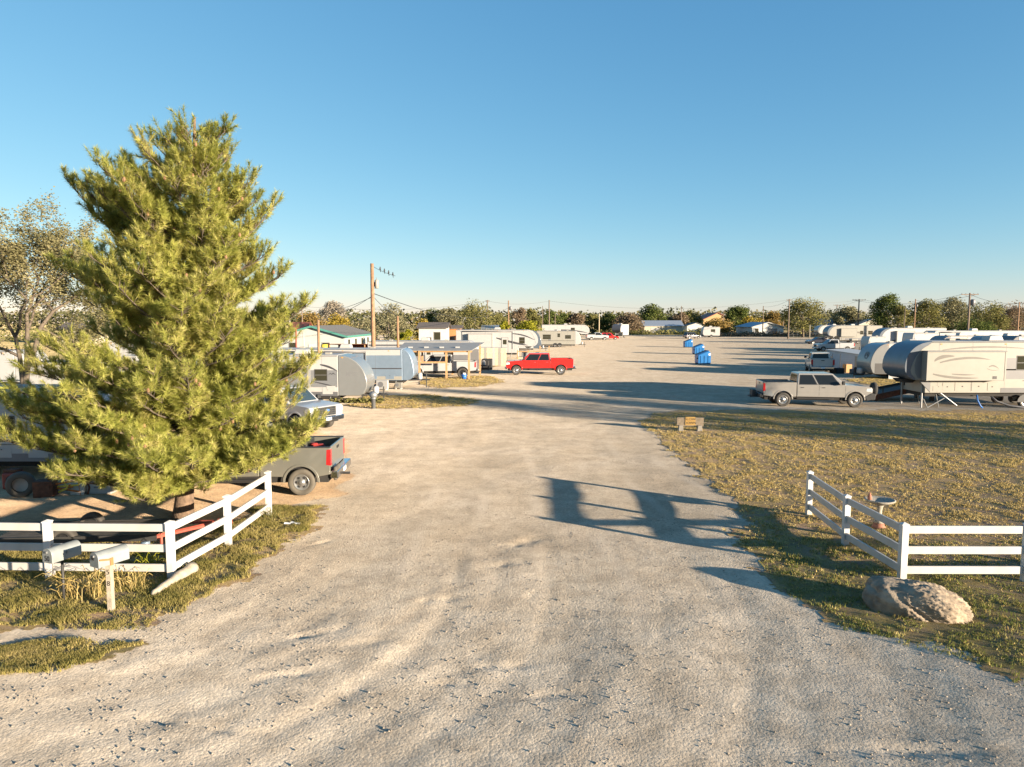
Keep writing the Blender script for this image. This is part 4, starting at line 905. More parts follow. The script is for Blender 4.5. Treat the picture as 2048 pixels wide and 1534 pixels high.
# ------------------------------------------------------------------ campers
def swoosh(p0, c, p1, w, n=14, w0=.1, w1=.05):
    up, lo = [], []
    for i in range(n+1):
        s = i/n; x = (1-s)**2*p0[0]+2*s*(1-s)*c[0]+s*s*p1[0]; z = (1-s)**2*p0[1]+2*s*(1-s)*c[1]+s*s*p1[1]
        k = w*(math.sin(math.pi*min(1, s*.9+.1))**.7*.9+.1)/2; up.append((x, z+k)); lo.append((x, z-k))
    return up+lo[::-1]
def camper(name, label, x_front, y_near, L, ht, fwd, kind='travel', body='rv_white', cap='rv_grey', floor=.50, wid=2.45, windows=(), door=None, stripes=(), decals=(), slide=None, wheels=(.42, .52), ac=True, skirt=None, lower=None, group='campers', awning=None, tongue=True, capw=1.2, rz=0., rear_round=.08, nk=2.6, roofm='rv_roof', cat='camper', vents=2):
    """fwd = +1: nose to the right (+x). y_near is the side facing the camera. local frame: +x is the nose, near side at local y=-wid/2 (fwd=1) or +wid/2 (fwd=-1)"""
    if x_front*fwd < 0: x_front *= (y_near+.6*wid)/y_near      # the far, rounded corner of the nose is the outermost one seen
    cx = x_front-fwd*L/2; cy = y_near+wid/2
    root = thing(name, label, cat, (cx, cy, gz1(cx, cy)), (0 if fwd > 0 else math.pi)+rz, group)
    s = -1 if fwd > 0 else 1; ys = s*wid/2; h2 = L/2
    def side_box(nm, x0, x1, z0, z1, m, t=.006, par=None, bev=0): return MB().box(x0, x1, min(ys, ys+s*t), max(ys, ys+s*t), z0, z1).build(nm, M[m], par or root, bev)
    def side_poly(nm, pts, m, t=.004, par=None, y=None):
        yy = ys if y is None else y; return MB().prism(pts, yy, yy+s*t).build(nm, M[m], par or root)
    xcap = h2-capw
    if kind == 'travel':
        MB().prism([(-h2, floor), (xcap, floor), (xcap, ht), (-h2+rear_round, ht), (-h2, ht-rear_round)], -wid/2, wid/2).build('body', M[body], root, .03)
        arc = [(xcap, ht)]+[(xcap+capw*math.sin(a), ht-(ht-1.15)*(1-math.cos(a))) for a in [math.pi/2*k/9 for k in range(1, 10)]]+[(h2-.04, .95), (h2-.22, floor+.12), (h2-.45, floor), (xcap, floor)]
        MB().prism(arc, -wid/2-.008, wid/2+.008).build('front_cap', M[cap], root, .06, 3)
        if tongue:
            t = MB(); t.tube([(h2-.5, -.6, floor-.02), (h2+1.0, 0, floor-.04)], .05, 6).tube([(h2-.5, .6, floor-.02), (h2+1.0, 0, floor-.04)], .05, 6); t.build('tongue', M['black'], root)
            MB().tube([(h2+.75, 0, -.0), (h2+.75, 0, floor+.45)], .045, 8).build('jack', M['steel_dark'], root)
            for yy in (-.17, .17): MB().lathe([(0, floor), (.14, floor), (.155, floor+.06), (.155, floor+.36), (.10, floor+.46), (0, floor+.48)], 14, c=(h2+.28, yy, 0)).build('gas_bottle', M['rv_white'], root, smooth=True)
    else:   # fifth wheel: raised nose over the hitch
        zn = 1.60; x5 = h2-nk
        full = [(xcap, ht)]+[(xcap+capw*math.sin(a)**.9, ht-.02-(ht-2.35)*(1-math.cos(a))) for a in [math.pi/2*k/9 for k in range(1, 10)]]+[(h2-.03, 2.1), (h2-.20, 1.82), (h2-.50, zn+.03)]
        th_ = [(.02 if i == 0 else .16+.30*math.sin(math.pi*i/(len(full)-1))) for i in range(len(full))]
        ctr_ = (xcap-.2, 2.45); inner = []
        for (px_, pz_), t_ in zip(full, th_):
            dx_, dz_ = ctr_[0]-px_, ctr_[1]-pz_; l_ = math.hypot(dx_, dz_); inner.append((px_+dx_/l_*t_, pz_+dz_/l_*t_*.7))
        MB().prism([(-h2, floor), (x5, floor), (x5, zn), (inner[-1][0], zn)]+inner[::-1]+[(-h2+rear_round, ht), (-h2, ht-rear_round)], -wid/2, wid/2).build('body', M[body], root, .03)
        MB().prism(full+[(inner[-1][0], zn)]+inner[::-1], -wid/2-.012, wid/2+.012).build('front_cap', M[cap], root, .22, 4)
        kp = MB(); ko = .55 if nk < 2 else 0; kp.prism([(h2-1.75+ko, zn), (h2-.75+ko, zn), (h2-1.0+ko, zn-.22), (h2-1.5+ko, zn-.22)], -.45, .45).tube([(h2-1.25+ko, 0, zn-.2), (h2-1.25+ko, 0, zn-.42)], .05, 8); kp.build('kingpin', M['black'], root)
        for yy in (-1, 1):
            MB().tube([(x5+.06, yy*(wid/2-.18), 0.0), (x5+.06, yy*(wid/2-.18), floor+.7)], .05, 8).build('landing_leg', M['metal'], root)
    if lower: side_box('lower_panel', -h2+.02, (xcap if kind == 'travel' else h2-nk)-.02, floor-.02, lower[0], lower[1], .008)
    for (x0, x1, z0, z1, m) in stripes: side_box('stripe', x0-h2, x1-h2, z0, z1, m, .005)
    for (pts, m) in decals: side_poly('decal', [(x-h2, z) for x, z in pts], m, .007)
    for (x0, z0, w, h) in windows:
        f = side_box('window', x0-h2-.04, x0-h2+w+.04, z0-.04, z0+h+.04, 'rv_trim', .012, None, .02)
        side_box('pane', x0-h2, x0-h2+w, z0, z0+h, 'rv_glass', .018, f); side_box('mullion', x0-h2, x0-h2+w, z0+h*.5-.012, z0+h*.5+.012, 'rv_mgrey', .022, f)
    if door:
        x0, w = door; z0 = floor+.12; dd = side_box('door', x0-h2, x0-h2+w, z0, z0+1.85, body, .02, None, .01)
        for a in ((x0-h2-.03, x0-h2, z0-.03, z0+1.88), (x0-h2+w, x0-h2+w+.03, z0-.03, z0+1.88), (x0-h2, x0-h2+w, z0+1.85, z0+1.88)): side_box('door_frame', *a, 'rv_trim', .024, dd)
        side_box('door_window', x0-h2+.16, x0-h2+w-.16, z0+1.0, z0+1.6, 'rv_glass', .027, dd); side_box('step', x0-h2, x0-h2+w, floor-.18, floor-.13, 'steel_dark', .35)
    if slide:
        x0, x1, z0, z1, dep, m = slide; sb = MB().box(x0-h2, x1-h2, min(ys, ys+s*dep), max(ys, ys+s*dep), z0, z1).build('slide_out', M[m], root, .02)
        MB().box(x0-h2-.02, x1-h2+.02, min(ys, ys+s*(dep+.05)), max(ys, ys+s*(dep+.05)), z1, z1+.05).build('slide_topper', M['rv_mgrey'], sb)
        for xx in (x0-h2, x1-h2-.05): MB().box(xx-.015, xx+.065, min(ys+s*(dep-.03), ys+s*(dep+.012)), max(ys+s*(dep-.03), ys+s*(dep+.012)), z0, z1).build('slide_trim', M['rv_cream'], sb)
    if awning:
        x0, x1 = awning; MB().tube([(x0-h2, ys+s*.09, ht-.22), (x1-h2, ys+s*.09, ht-.22)], .065, 8).build('awning_roll', M['rv_dgrey'], root, smooth=True)
        for xx in (x0, x1): MB().box(xx-h2-.03, xx-h2+.03, min(ys, ys+s*.06), max(ys, ys+s*.06), floor+.5, ht-.2).build('awning_arm', M['metal'], root)
    for fx in wheels:
        for sd in (-1, 1): wheel(root, -h2+L*fx, wid/2-.02, .33, M['rim'], M['tyre'], sd, .2, 5)
        MB().prism([(-h2+L*fx+.46*math.cos(math.pi*k/8), .34+.46*math.sin(math.pi*k/8)) for k in range(9)], ys, ys+s*.012).build('wheel_arch', M['black'], root)
    MB().box(-h2+.25, (xcap if kind == 'travel' else h2-nk-.15), -wid/2+.25, wid/2-.25, floor-.22, floor).build('chassis', M['under'], root)
    for xx in (-h2+.6, xcap-.7 if kind == 'travel' else h2-nk-1.0):
        for sd in (-1, 1): MB().tube([(xx, sd*(wid/2-.25), 0), (xx+.22, sd*(wid/2-.25), floor)], .03, 5).build('stabiliser', M['metal'], root)
    xb_ = xcap if kind == 'travel' else h2-nk
    side_box('gutter_rail', -h2+.05, xcap-.02, ht-.07, ht-.035, 'rv_trim', .016)
    for k in range(1, int(L/1.9)): side_box('panel_seam', -h2+k*1.9-.006, -h2+k*1.9+.006, floor+.06, ht-.08, 'rv_mgrey', .0035)
    for k, fx in enumerate((.12, .68, .80)):
        if -h2+L*fx+.6 < xb_:
            hh_ = side_box('storage_hatch', -h2+L*fx, -h2+L*fx+.62, floor+.10, floor+.40, body, .009, None, .004); side_box('hatch_latch', -h2+L*fx+.29, -h2+L*fx+.33, floor+.34, floor+.37, 'black', .018, hh_)
    for fx in (.02, .5, .82): side_box('marker_light', -h2+L*fx, -h2+L*fx+.09, ht-.17, ht-.12, 'amber', .02)
    side_box('wall_vent', -h2+L*.27, -h2+L*.27+.45, floor+.75, floor+1.0, 'rv_mgrey', .014, None, .004)
    if skirt: side_box('skirt', -h2+.1, xcap-.1, -.05, floor, skirt, -.03)
    MB().box(-h2+.1, xcap-.02, -wid/2+.06, wid/2-.06, ht, ht+.012).build('roof', M[roofm], root)
    if ac: MB().prism([(-.45, ht+.012), (.45, ht+.012), (.38, ht+.30), (-.30, ht+.32)], -.35, .35).build('air_conditioner', M['rv_white'], root, .05)
    for k in range(vents): xx = -h2+L*(.18+.5*k); MB().box(xx, xx+.36, -.5, -.14, ht+.012, ht+.13).build('roof_vent', M['rv_cream'], root, .02)
    for yy in (-1, 1):
        MB().box(-h2-.012, -h2, yy*(wid/2-.25)-.08, yy*(wid/2-.25)+.08, .95, 1.15).build('tail_light', M['tail'], root)
    return root
def xf_(u, Y): return X_at(u, Y)
# big cream fifth wheel on the right
fw = camper('fifth_wheel_camper', 'large cream fifth wheel camper with slide out behind the silver pickup', xf_(1776, 40.3), 40.2, 11.4, 3.78, -1, 'fifth', 'rv_cream', 'rv_cap_sky', floor=.86, capw=1.5, nk=1.2,
    slide=(6.05, 10.45, 1.60, 3.22, .55, 'rv_cream'), stripes=((.3, 5.85, 1.65, 2.85, 'rv_mgrey'), (.3, 5.9, .88, 1.15, 'rv_dgrey'), (.3, 5.85, 2.15, 2.22, 'rv_trim')), windows=((4.5, 2.2, .55, .75),), wheels=(.30, .39),
    decals=((swoosh((9.3, 3.3), (7, 3.62), (4.2, 3.35), .10), 'decal'), (swoosh((.6, 2.0), (2.5, 1.75), (4.7, 1.55), .22), 'decal_d')), vents=3, group='campers on the right')
ysl = 2.45/2+.55; h2 = 4.65
MB().prism([(9.42-h2, 1.70), (9.6-h2, 1.74), (9.75-h2, 2.0), (9.80-h2, 2.45), (9.7-h2, 2.9), (9.55-h2, 3.12), (9.42-h2, 3.18)], 1.225, 1.233).build('grey_side_panel', M['rv_mgrey'], fw)
for i, (a, b, c, w) in enumerate((((9.0, 2.72), (8.7, 3.02), (7.9, 2.98), .2), ((8.7, 2.62), (7.2, 3.05), (5.9, 2.78), .13), ((9.05, 1.98), (8.0, 1.70), (6.5, 1.76), .13), ((8.0, 1.98), (7.4, 1.92), (6.7, 1.94), .08), ((5.95, 2.38), (5.7, 2.55), (5.4, 2.28), .08), ((6.05, 2.30), (5.8, 2.12), (5.35, 2.22), .03))):
    MB().prism([(x-h2, z) for x, z in swoosh(a, b, c, w)], ysl, ysl+.005).build('swoosh', M['decal'], fw)
MB().box(5.48-h2, 5.70-h2, ysl, ysl+.012, 1.70, 1.86).build('slide_vent', M['black'], fw)
for x0, x1, z0, z1 in ((7.6, 8.15, .98, 1.45), (6.6, 7.45, .98, 1.50), (5.7, 6.5, .98, 1.50), (5.05, 5.6, .98, 1.45)):
    hd = MB().box(x0-h2, x1-h2, 1.225, 1.236, z0, z1).build('hatch', M['rv_cream'], fw, .006); MB().box((x0+x1)/2-h2-.03, (x0+x1)/2-h2+.03, 1.236, 1.25, (z0+z1)/2-.03, (z0+z1)/2+.03).build('hatch_latch', M['black'], hd)
MB().prism([(8.85-h2, .9), (9.5-h2, 1.58), (8.85-h2, 1.58)], 1.226, 1.24).build('corner_panel', M['rv_mgrey'], fw)
for a, b in (((8.2-h2, 1.1, .86), (7.2-h2, 1.1, .12)), ((8.86-h2, 1.05, .0), (7.9-h2, 1.05, .55)), ((8.86-h2, 1.05, .0), (9.1-h2, 1.05, .5))):
    MB().tube([a, b], .03, 6).build('leg_brace', M['metal'], fw)
c = P(1968, 818); hs = thing('sewer_hose', 'bright blue hose hanging below the cream fifth wheel', 'hose', (c.x, c.y+.3, gz1(c.x, c.y))); MB().tube([(-.12, .2, .75), (-.13, .1, .45), (-.02, 0, .15), (.10, 0, .04)], .045, 8).build('hose', M['blue_pl'], hs, smooth=True)
c = P(2015, 816); hs = thing('drain_hose', 'dark drain hose on the grass below the fifth wheel', 'hose', (c.x, c.y, gz1(c.x, c.y))); MB().tube([(-.9, .3, .75), (-.5, .2, .35), (.1, .0, .12), (.7, -.2, .06), (1.6, -.1, .05)], .06, 8).build('hose', M['rv_dgrey'], hs, smooth=True)
# tilted ramp behind the silver pickup
X0, X1 = xf_(1748, 43.6), xf_(1890, 43.6); rp = thing('ramp_trailer', 'dark tilted car hauler ramp between silver pickup and fifth wheel', 'trailer', ((X0+X1)/2, 43.6, gz1(X0, 43.6)))
hl = (X1-X0)/2
MB().prism([(-hl, .10), (hl, 1.02), (hl, 1.22), (-hl, .30)], .0, 2.1).build('deck', M['wood_dark'], rp, .01)
for y in (-.06, 2.1): MB().prism([(-hl, .06), (hl, .98), (hl, 1.34), (-hl, .42)], y, y+.06).build('side_rail', M['rust'] if y < 0 else M['steel_dark'], rp)
for k in range(4): x = -hl+.5+k*1.1; MB().box(x-.02, x+.02, -.07, -.0, .3+(x+hl)*.23, .72+(x+hl)*.23).build('stake', M['steel_dark'], rp)
MB().tube([(-hl+.3, -.04, .75), (hl, -.04, 1.68)], .02, 6).build('top_rail', M['steel_dark'], rp)
for y in (.2, 1.9): MB().box(hl-.8, hl-.6, y-.1, y+.1, 0, 1.0).build('support', M['steel_dark'], rp)
# grey front camper with round badge
fr = camper('travel_trailer', 'white striped travel trailer with grey curved nose and round badge', xf_(1722, 60), 60, 8.2, 3.05, -1, 'travel', 'rv_white', 'rv_grey', floor=.42, capw=1.5, stripes=((.2, 6.25, 2.05, 2.45, 'rv_mgrey'), (.2, 6.25, .95, 1.45, 'rv_dgrey')), windows=((4.9, 2.0, .5, .7), (5.2, .98, .8, .4)), group='campers on the right', skirt='rv_white')
bo = MB().lathe([(.24, .012), (.33, .012), (.33, .03), (.24, .03)], 24, 'X', (0, 0, 0), True).build('round_badge', M['rv_dgrey'], fr); bo.location = (4.1-1.5+1.5*.893, .25, 2.0); bo.rotation_euler = (0, R(-17.6), 0)
bo = MB().prism_x([(-.16, -.10), (.16, -.10), (.12, -.02), (0, .18), (-.12, -.02)], .012, .03).build('badge_mark', M['rv_dgrey'], fr); bo.location = (4.1-1.5+1.5*.893, .25, 2.0); bo.rotation_euler = (0, R(-17.6), 0)
MB().box(4.1-2.0, 4.1-.4, 2.45/2+.0085, 2.45/2+.014, .45, 1.35).build('nose_lower', M['black'], fr)
# white lap sided shed
X0, X1, Y0 = xf_(1662, 71), xf_(1768, 71), 71.0; sh = thing('shed', 'low white lap sided shed beside the champagne pickup', 'shed', (X0, Y0+1, gz1(X0, Y0)), R(-65)); wd = 4.2
MB().prism([(0, 0), (wd, 0), (wd, 1.65), (0, 2.0)], 0.02, 3.2).build('wall', M['siding_shade'], sh)
for k in range(8): z = .02+k*.205; MB().prism([(-.015, z), (wd+.01, z), (wd+.01, z+.19), (-.015, z+.19)], -.03-.0, .02).build('board', M['siding_shade'], sh, .008)
MB().prism([(-.12, 2.0), (wd+.12, 1.62), (wd+.12, 1.68), (-.12, 2.06)], -.15, 3.35).build('roof', M['rv_white'], sh)
MB().box(wd-.9, wd-.1, -.045, -.031, .1, 1.5).build('door', M['rv_cream'], sh, .01)
gt = thing('metal_frame', 'thin dark metal frame leaning at the white shed', 'frame', (xf_(1664, 68.8), 68.8, 0), 0); MB().tube([(0, 0, 0), (0, 0, 1.75), (.75, 0, 1.75), (.75, 0, 0)], .03, 6).build('frame', M['black'], gt)
for nm, lb, u, v, m, w, h in (('cardboard_box', 'brown cardboard box in front of the white shed', 1694, 745, 'boxcard', .62, .78), ('green_bin', 'dark green bush like bag heap at the white shed', 1677, 747, 'black', .8, .5), ('storage_bin', 'grey storage bin right of the cardboard box', 1708, 748, 'rv_mgrey', .6, .45), ('generator', 'black generator near the grey camper nose', 1718, 750, 'black', .7, .7)):
    c = P(u, v); r = thing(nm, lb, 'box', (c.x, c.y, gz1(c.x, c.y)), .15); MB().box(-w/2, w/2, -.3, .3, 0, h).build('body', M[m], r, .03); MB().box(-w/2+.03, w/2-.03, -.27, .27, h, h+.03).build('lid', M[m], r, .01); MB().tube([(-.1, 0, h+.03), (-.1, 0, h+.08), (.1, 0, h+.08), (.1, 0, h+.03)], .012, 5).build('handle', M['steel_dark'], r)
# rows of campers further right
camper('fifth_wheel_camper', 'cream fifth wheel camper far right behind the dark sedan', xf_(1648, 150), 150, 11.5, 3.85, -1, 'fifth', 'rv_cream', 'rv_cap_sky', floor=.75, capw=1.8, slide=(5.5, 8.8, 1.5, 3.2, .5, 'rv_cream'), windows=((2, 2.0, .9, .7), (4, 2.0, .6, .7)), stripes=((.2, 8.6, .8, 1.2, 'rv_mgrey'),), decals=((swoosh((8.5, 1.9), (6, 2.9), (3, 2.0), .4), 'decal'),), group='campers on the right')
camper('fifth_wheel_camper', 'white fifth wheel with dark blue nose in the right row', xf_(1748, 112), 112, 10.5, 3.75, -1, 'fifth', 'rv_white', 'rv_cap_sky', floor=.75, capw=1.8, slide=(5.2, 8.0, 1.5, 3.25, .5, 'rv_white'), windows=((5.6, 2.0, 1.6, .8),), stripes=((.2, 7.8, .8, 1.2, 'rv_mgrey'),), decals=((swoosh((8.5, 1.7), (6.5, 2.2), (2.5, 3.1), .3), 'decal_d'),), group='campers on the right')
camper('cargo_trailer', 'small white box cargo trailer before the blue nosed fifth wheel', xf_(1723, 108), 107.5, 2.6, 2.5, -1, 'travel', 'rv_white', 'rv_white', floor=.45, capw=.3, wheels=(.5,), ac=False, vents=1, group='campers on the right', cat='trailer')
camper('travel_trailer', 'long plain white trailer with open roof line right of blue nosed camper', xf_(1850, 96), 96, 12.5, 3.55, -1, 'travel', 'rv_white', 'rv_white', floor=.6, capw=.5, windows=((2, 1.9, .9, .7), (7, 1.9, .9, .7)), awning=(8.8, 11.5), group='campers on the right', vents=2)
camper('travel_trailer', 'white travel trailer with shaded blue front in the right row', xf_(1818, 90), 91, 3.4, 3.35, -1, 'travel', 'rv_white', 'rv_white', floor=.5, capw=.25, group='campers on the right', wheels=(.5,), ac=False, vents=1)
camper('travel_trailer', 'round nosed white trailer showing above the fifth wheel roof', xf_(1858, 78), 78, 6.5, 3.25, -1, 'travel', 'rv_white', 'rv_mgrey', floor=.5, capw=1.3, stripes=((3.3, 5.0, 2.2, 3.0, 'rv_cream'),), group='campers on the right')
camper('travel_trailer', 'white trailer with shaded nose at the right edge row', xf_(1940, 74), 74, 7.5, 3.3, -1, 'travel', 'rv_white', 'rv_grey', floor=.5, capw=1.0, group='campers on the right')
camper('travel_trailer', 'dark roofed trailer behind the fifth wheel at right edge', xf_(1990, 66), 66, 8, 3.5, -1, 'travel', 'rv_white', 'rv_dgrey', floor=.5, capw=1.0, roofm='rv_dgrey', group='campers on the right')
camper('fifth_wheel_camper', 'far white camper left of the broad olive tree row', xf_(1630, 178), 178, 9, 3.7, -1, 'fifth', 'rv_white', 'rv_grey', floor=.7, capw=1.5, group='campers on the right')

# left campers
jy = camper('travel_trailer', 'grey and white travel trailer with curved grey nose right of the pine', xf_(745, 42.4), 42.4, 8.4, 2.92, 1, 'travel', 'rv_white', 'rv_grey', floor=.48, capw=1.75, slide=(1.4, 5.0, .98, 2.42, .38, 'rv_grey_sid'),
    stripes=((5.02, 6.62, 1.00, 2.02, 'rv_grey_sid'),), windows=((5.28, 1.42, .70, .62),), lower=(.72, 'rv_dgrey'), decals=((swoosh((5.6, 2.35), (6.2, 2.25), (6.64, 1.95), .13), 'decal_d'), (swoosh((5.1, 1.35), (6.0, 1.15), (6.4, 1.05), .08), 'decal_d'), (swoosh((6.45, 1.2), (6.5, .98), (5.9, 1.08), .07), 'decal'), ([(6.05, 1.72), (6.2, 1.86), (6.27, 1.80), (6.38, 1.88), (6.55, 1.72), (6.38, 1.80), (6.27, 1.75), (6.2, 1.80)], 'decal_d')), group='campers on the left')
hd = MB().box(5.95-4.2, 6.48-4.2, -1.225-.014, -1.225, .74, 1.08).build('baggage_door', M['rv_white'], jy, .02); 
text_part('maker_lettering', 'Jayco', .30, M['rv_mgrey'], jy, (7.45-4.2, -1.2345, 1.85), (R(90), 0, 0), .002)
MB().prism([(7.1-4.2, 1.66), (7.8-4.2, 1.70), (7.8-4.2, 1.715), (7.1-4.2, 1.68)], -1.2335, -1.238).build('lettering_underline', M['rv_mgrey'], jy)
al = camper('travel_trailer', 'long silver trailer coloured with sky reflection beyond the grey nosed trailer', xf_(834, 51.6), 51.6, 10.4, 2.92, 1, 'travel', 'rv_alu', 'rv_alu', floor=.62, capw=.85, door=(6.0, .75), stripes=((.1, 9.4, 2.45, 2.85, 'rv_white'), (7.0, 9.5, 1.45, 1.53, 'decal_d'), (.1, 9.5, .66, .92, 'rv_cream')), awning=(1.2, 6.9), windows=((3.6, 1.5, .9, .6),), group='campers on the left')
for u, v, lb in ((765, 780, 'white outdoor air conditioner unit under the silver blue trailer'), (798, 778, 'small pale compressor unit under the silver blue trailer nose')):
    c = P(u, v); big = u < 780; w = .42 if big else .25; r = thing('condenser_unit', lb, 'air conditioner', (c.x, c.y, gz1(c.x, c.y)), R(-8)); hgt = .62 if big else .4
    MB().box(-w, w, -.16, .16, .08, .08+hgt).build('casing', M['rv_white'] if big else M['rv_cream'], r, .02)
    MB().lathe([(0, 0), (.20 if big else .11, 0), (.20 if big else .11, .01), (0, .01)], 18, 'Y', (-.08, -.172, .1+hgt/2)).build('fan_grille', M['rv_mgrey'], r)
    for s in (-1, 1): MB().box(s*w*.7-.05, s*w*.7+.05, -.2, .2, -.02, .08).build('foot', M['concrete'], r)
c = P(747, 817); r = thing('standpipe', 'silver metal standpipe with domed cap in front of grey nosed trailer', 'standpipe', (c.x, c.y, gz1(c.x, c.y)))
MB().lathe([(0, -.05), (.12, -.05), (.12, .55), (.17, .57), (.17, .62), (.13, .64)], 18).build('pipe', M['metal'], r, smooth=True); MB().lathe([(.13, .63), (.22, .68), (.235, .80), (.20, .90), (.10, .96), (0, .97)], 18).build('dome', M['metal'], r, smooth=True)
c = P(735, 806); r = thing('plant_bed', 'low weeds along the nose of the grey travel trailer', 'plants', (c.x, c.y, 0)); rg = np.random.RandomState(4); V = []
p = np.stack([rg.uniform(-2.2, 1.0, 500), rg.uniform(-.2, .3, 500), rg.uniform(0, .28, 500)], 1); u_, v_, _ = rot_from_z(rg.normal(size=(500, 3))); s = .09
mesh_np('foliage', np.stack([p-u_*s, p+v_*s*.6, p+u_*s, p-v_*s*.6], 1).reshape(-1, 3), np.arange(2000).reshape(-1, 4), LM['olive'], r)
camper('travel_trailer', 'white camper at the left edge behind the junk pile', xf_(238, 22.0), 21.9, 9.5, 2.80, 1, 'travel', 'rv_white', 'rv_white', floor=.62, capw=.9, stripes=((0.1, 8.5, 1.22, 1.27, 'rv_trim'), (0.1, 8.5, 1.12, 1.15, 'decal')), windows=((2.2, 1.5, 1.1, .6), (6.4, 1.5, .8, .5)), door=(5.4, .7), lower=(.85, 'rv_mgrey'), group='campers on the left')
camper('travel_trailer', 'white travel trailer mostly hidden behind the pine crown', xf_(455, 34), 34.0, 9.0, 2.95, 1, 'travel', 'rv_white', 'rv_grey', floor=.5, capw=1.2, stripes=((.2, 7.6, 1.0, 1.5, 'rv_mgrey'),), windows=((2, 1.6, 1, .6), (5.5, 1.6, .8, .6)), group='campers on the left')
camper('travel_trailer', 'white camper roof glimpsed behind the pine near the teal house', xf_(470, 60), 60.0, 10.0, 3.2, 1, 'fifth', 'rv_white', 'rv_grey', floor=.6, capw=1.4, windows=((3, 1.8, 1, .6),), group='campers on the left')
camper('travel_trailer', 'pale camper far left seen through the sparse leafy tree', xf_(90, 46), 46.0, 9.0, 3.0, 1, 'travel', 'rv_white', 'rv_white', floor=.5, capw=.9, windows=((3, 1.6, 1, .6), (6, 1.6, .8, .6)), group='campers on the left')
camper('travel_trailer', 'white trailer alongside the timber carport with angled nose', xf_(962, 69.5), 69.5, 11, 2.95, 1, 'travel', 'rv_white', 'rv_white', floor=.5, capw=1.1, stripes=((.1, 9.8, 2.45, 2.62, 'rv_dgrey'), (.1, 9.8, 1.0, 1.6, 'rv_mgrey')), windows=((4, 1.5, .9, .6), (7.5, 1.5, .7, .6)), door=(5.6, .7), group='campers on the left')
camper('fifth_wheel_camper', 'white fifth wheel with door and dark swooshes behind the red pickup', xf_(1076, 92), 92, 10.6, 3.75, 1, 'fifth', 'rv_white', 'rv_white', floor=.75, capw=1.4, slide=(1.6, 4.7, 1.4, 3.2, .5, 'rv_white'), door=(5.9, .8), windows=((2.2, 2.2, 1.0, .6), (8.2, 2.0, .65, .75)), awning=(.8, 7.3), decals=((swoosh((5.2, 2.7), (7.5, 2.0), (9.3, 1.75), .28), 'decal_d'), (swoosh((7.2, 3.25), (8.8, 3.2), (10.2, 2.4), .18), 'decal_d')), roofm='rv_mgrey', group='campers on the left')
camper('travel_trailer', 'white travel trailer with blue grey nose behind the door fifth wheel', xf_(1083, 113), 113, 9, 3.3, 1, 'travel', 'rv_white', 'rv_cap_sky', floor=.5, capw=1.3, windows=((6.0, 1.7, .9, .8),), stripes=((.2, 7.6, .95, 1.3, 'rv_mgrey'),), group='campers on the left')
camper('travel_trailer', 'cream white travel trailer with three windows above the red pickup', xf_(1162, 131), 131, 8.2, 3.0, 1, 'travel', 'rv_cream', 'rv_white', floor=.5, capw=1.1, windows=((1.2, 1.5, 1.4, .8), (3.9, 1.9, .4, .6), (5.3, 1.6, 1.0, .6)), stripes=((.1, 7.0, 1.15, 1.25, 'decal'),), group='campers on the left')
camper('fifth_wheel_camper', 'long white fifth wheel with dark stripes behind the cream trailer', xf_(1179, 172), 172, 11.5, 3.85, 1, 'fifth', 'rv_white', 'rv_white', floor=.8, capw=1.5, windows=((7, 2.3, .9, .8),), decals=((swoosh((3, 2.6), (8, 2.6), (11, 1.9), .35), 'decal_d'), (swoosh((6, 2.0), (8.5, 2.0), (9.5, 1.6), .35), 'decal_d')), group='campers on the left')
camper('fifth_wheel_camper', 'far white fifth wheel with dark shaded side in mid lot', xf_(1266, 205), 203, 7.5, 3.75, 1, 'fifth', 'rv_white', 'rv_dgrey', floor=.7, capw=1.6, rz=R(-118), group='campers on the left')
camper('travel_trailer', 'small boxy white camper near the peach barn', xf_(1403, 206), 206, 4.9, 3.0, -1, 'travel', 'rv_white', 'rv_white', floor=.5, capw=.5, windows=((1.4, 1.6, 1.2, .7),), wheels=(.5,), group='campers on the left')

# ------------------------------------------------------------------ timber carport, board fences
cp = thing('carport', 'raw timber post carport with grey sheet roof over the white pickup', 'carport', (xf_(893, 60.5), 60.5, 0))
ox = xf_(893, 60.5)
for u, Y in ((839, 60.2), (893, 60.4), (938, 60.2), (960, 63.8), (845, 65.0), (905, 65.0)):
    MB().box(-.08, .08, -.08, .08, -.1, 2.42 if Y < 62 else 2.85).build('post', M['wood_new'], cp, loc=(xf_(u, Y)-ox, Y-60.5, gz1(xf_(u, Y), Y)))
x0, x1 = xf_(792, 60)-ox, xf_(958, 62)-ox
MB().add([(x0, -.5, 2.42), (x1-.5, -.5, 2.42), (x1+.4, 4.6, 2.92), (x0, 4.6, 2.92), (x0, -.5, 2.46), (x1-.5, -.5, 2.46), (x1+.4, 4.6, 2.96), (x0, 4.6, 2.96)], [(3, 2, 1, 0), (4, 5, 6, 7), (0, 1, 5, 4), (1, 2, 6, 5), (2, 3, 7, 6), (3, 0, 4, 7)]).build('roof_sheet', M['tarp'], cp)
MB().box(x0, x1-.5, -.30, -.18, 2.28, 2.415).build('beam', M['wood_new'], cp); MB().box(xf_(839, 60.2)-ox, xf_(893, 60.2)-ox, -.36, -.31, 1.35, 1.50).build('rail', M['wood_new'], cp)
for k in range(4): MB().box(x0+.9+k*1.35, x0+1.25+k*1.35, .6+.2*(k % 2), .9+.2*(k % 2), 2.6, 2.72).build('weight_block', M['rv_white'], cp)
MB().box(xf_(940, 63)-ox, xf_(957, 63)-ox, 3.2, 3.28, .7, 2.4).build('hanging_sheet', M['rv_mgrey'], cp)
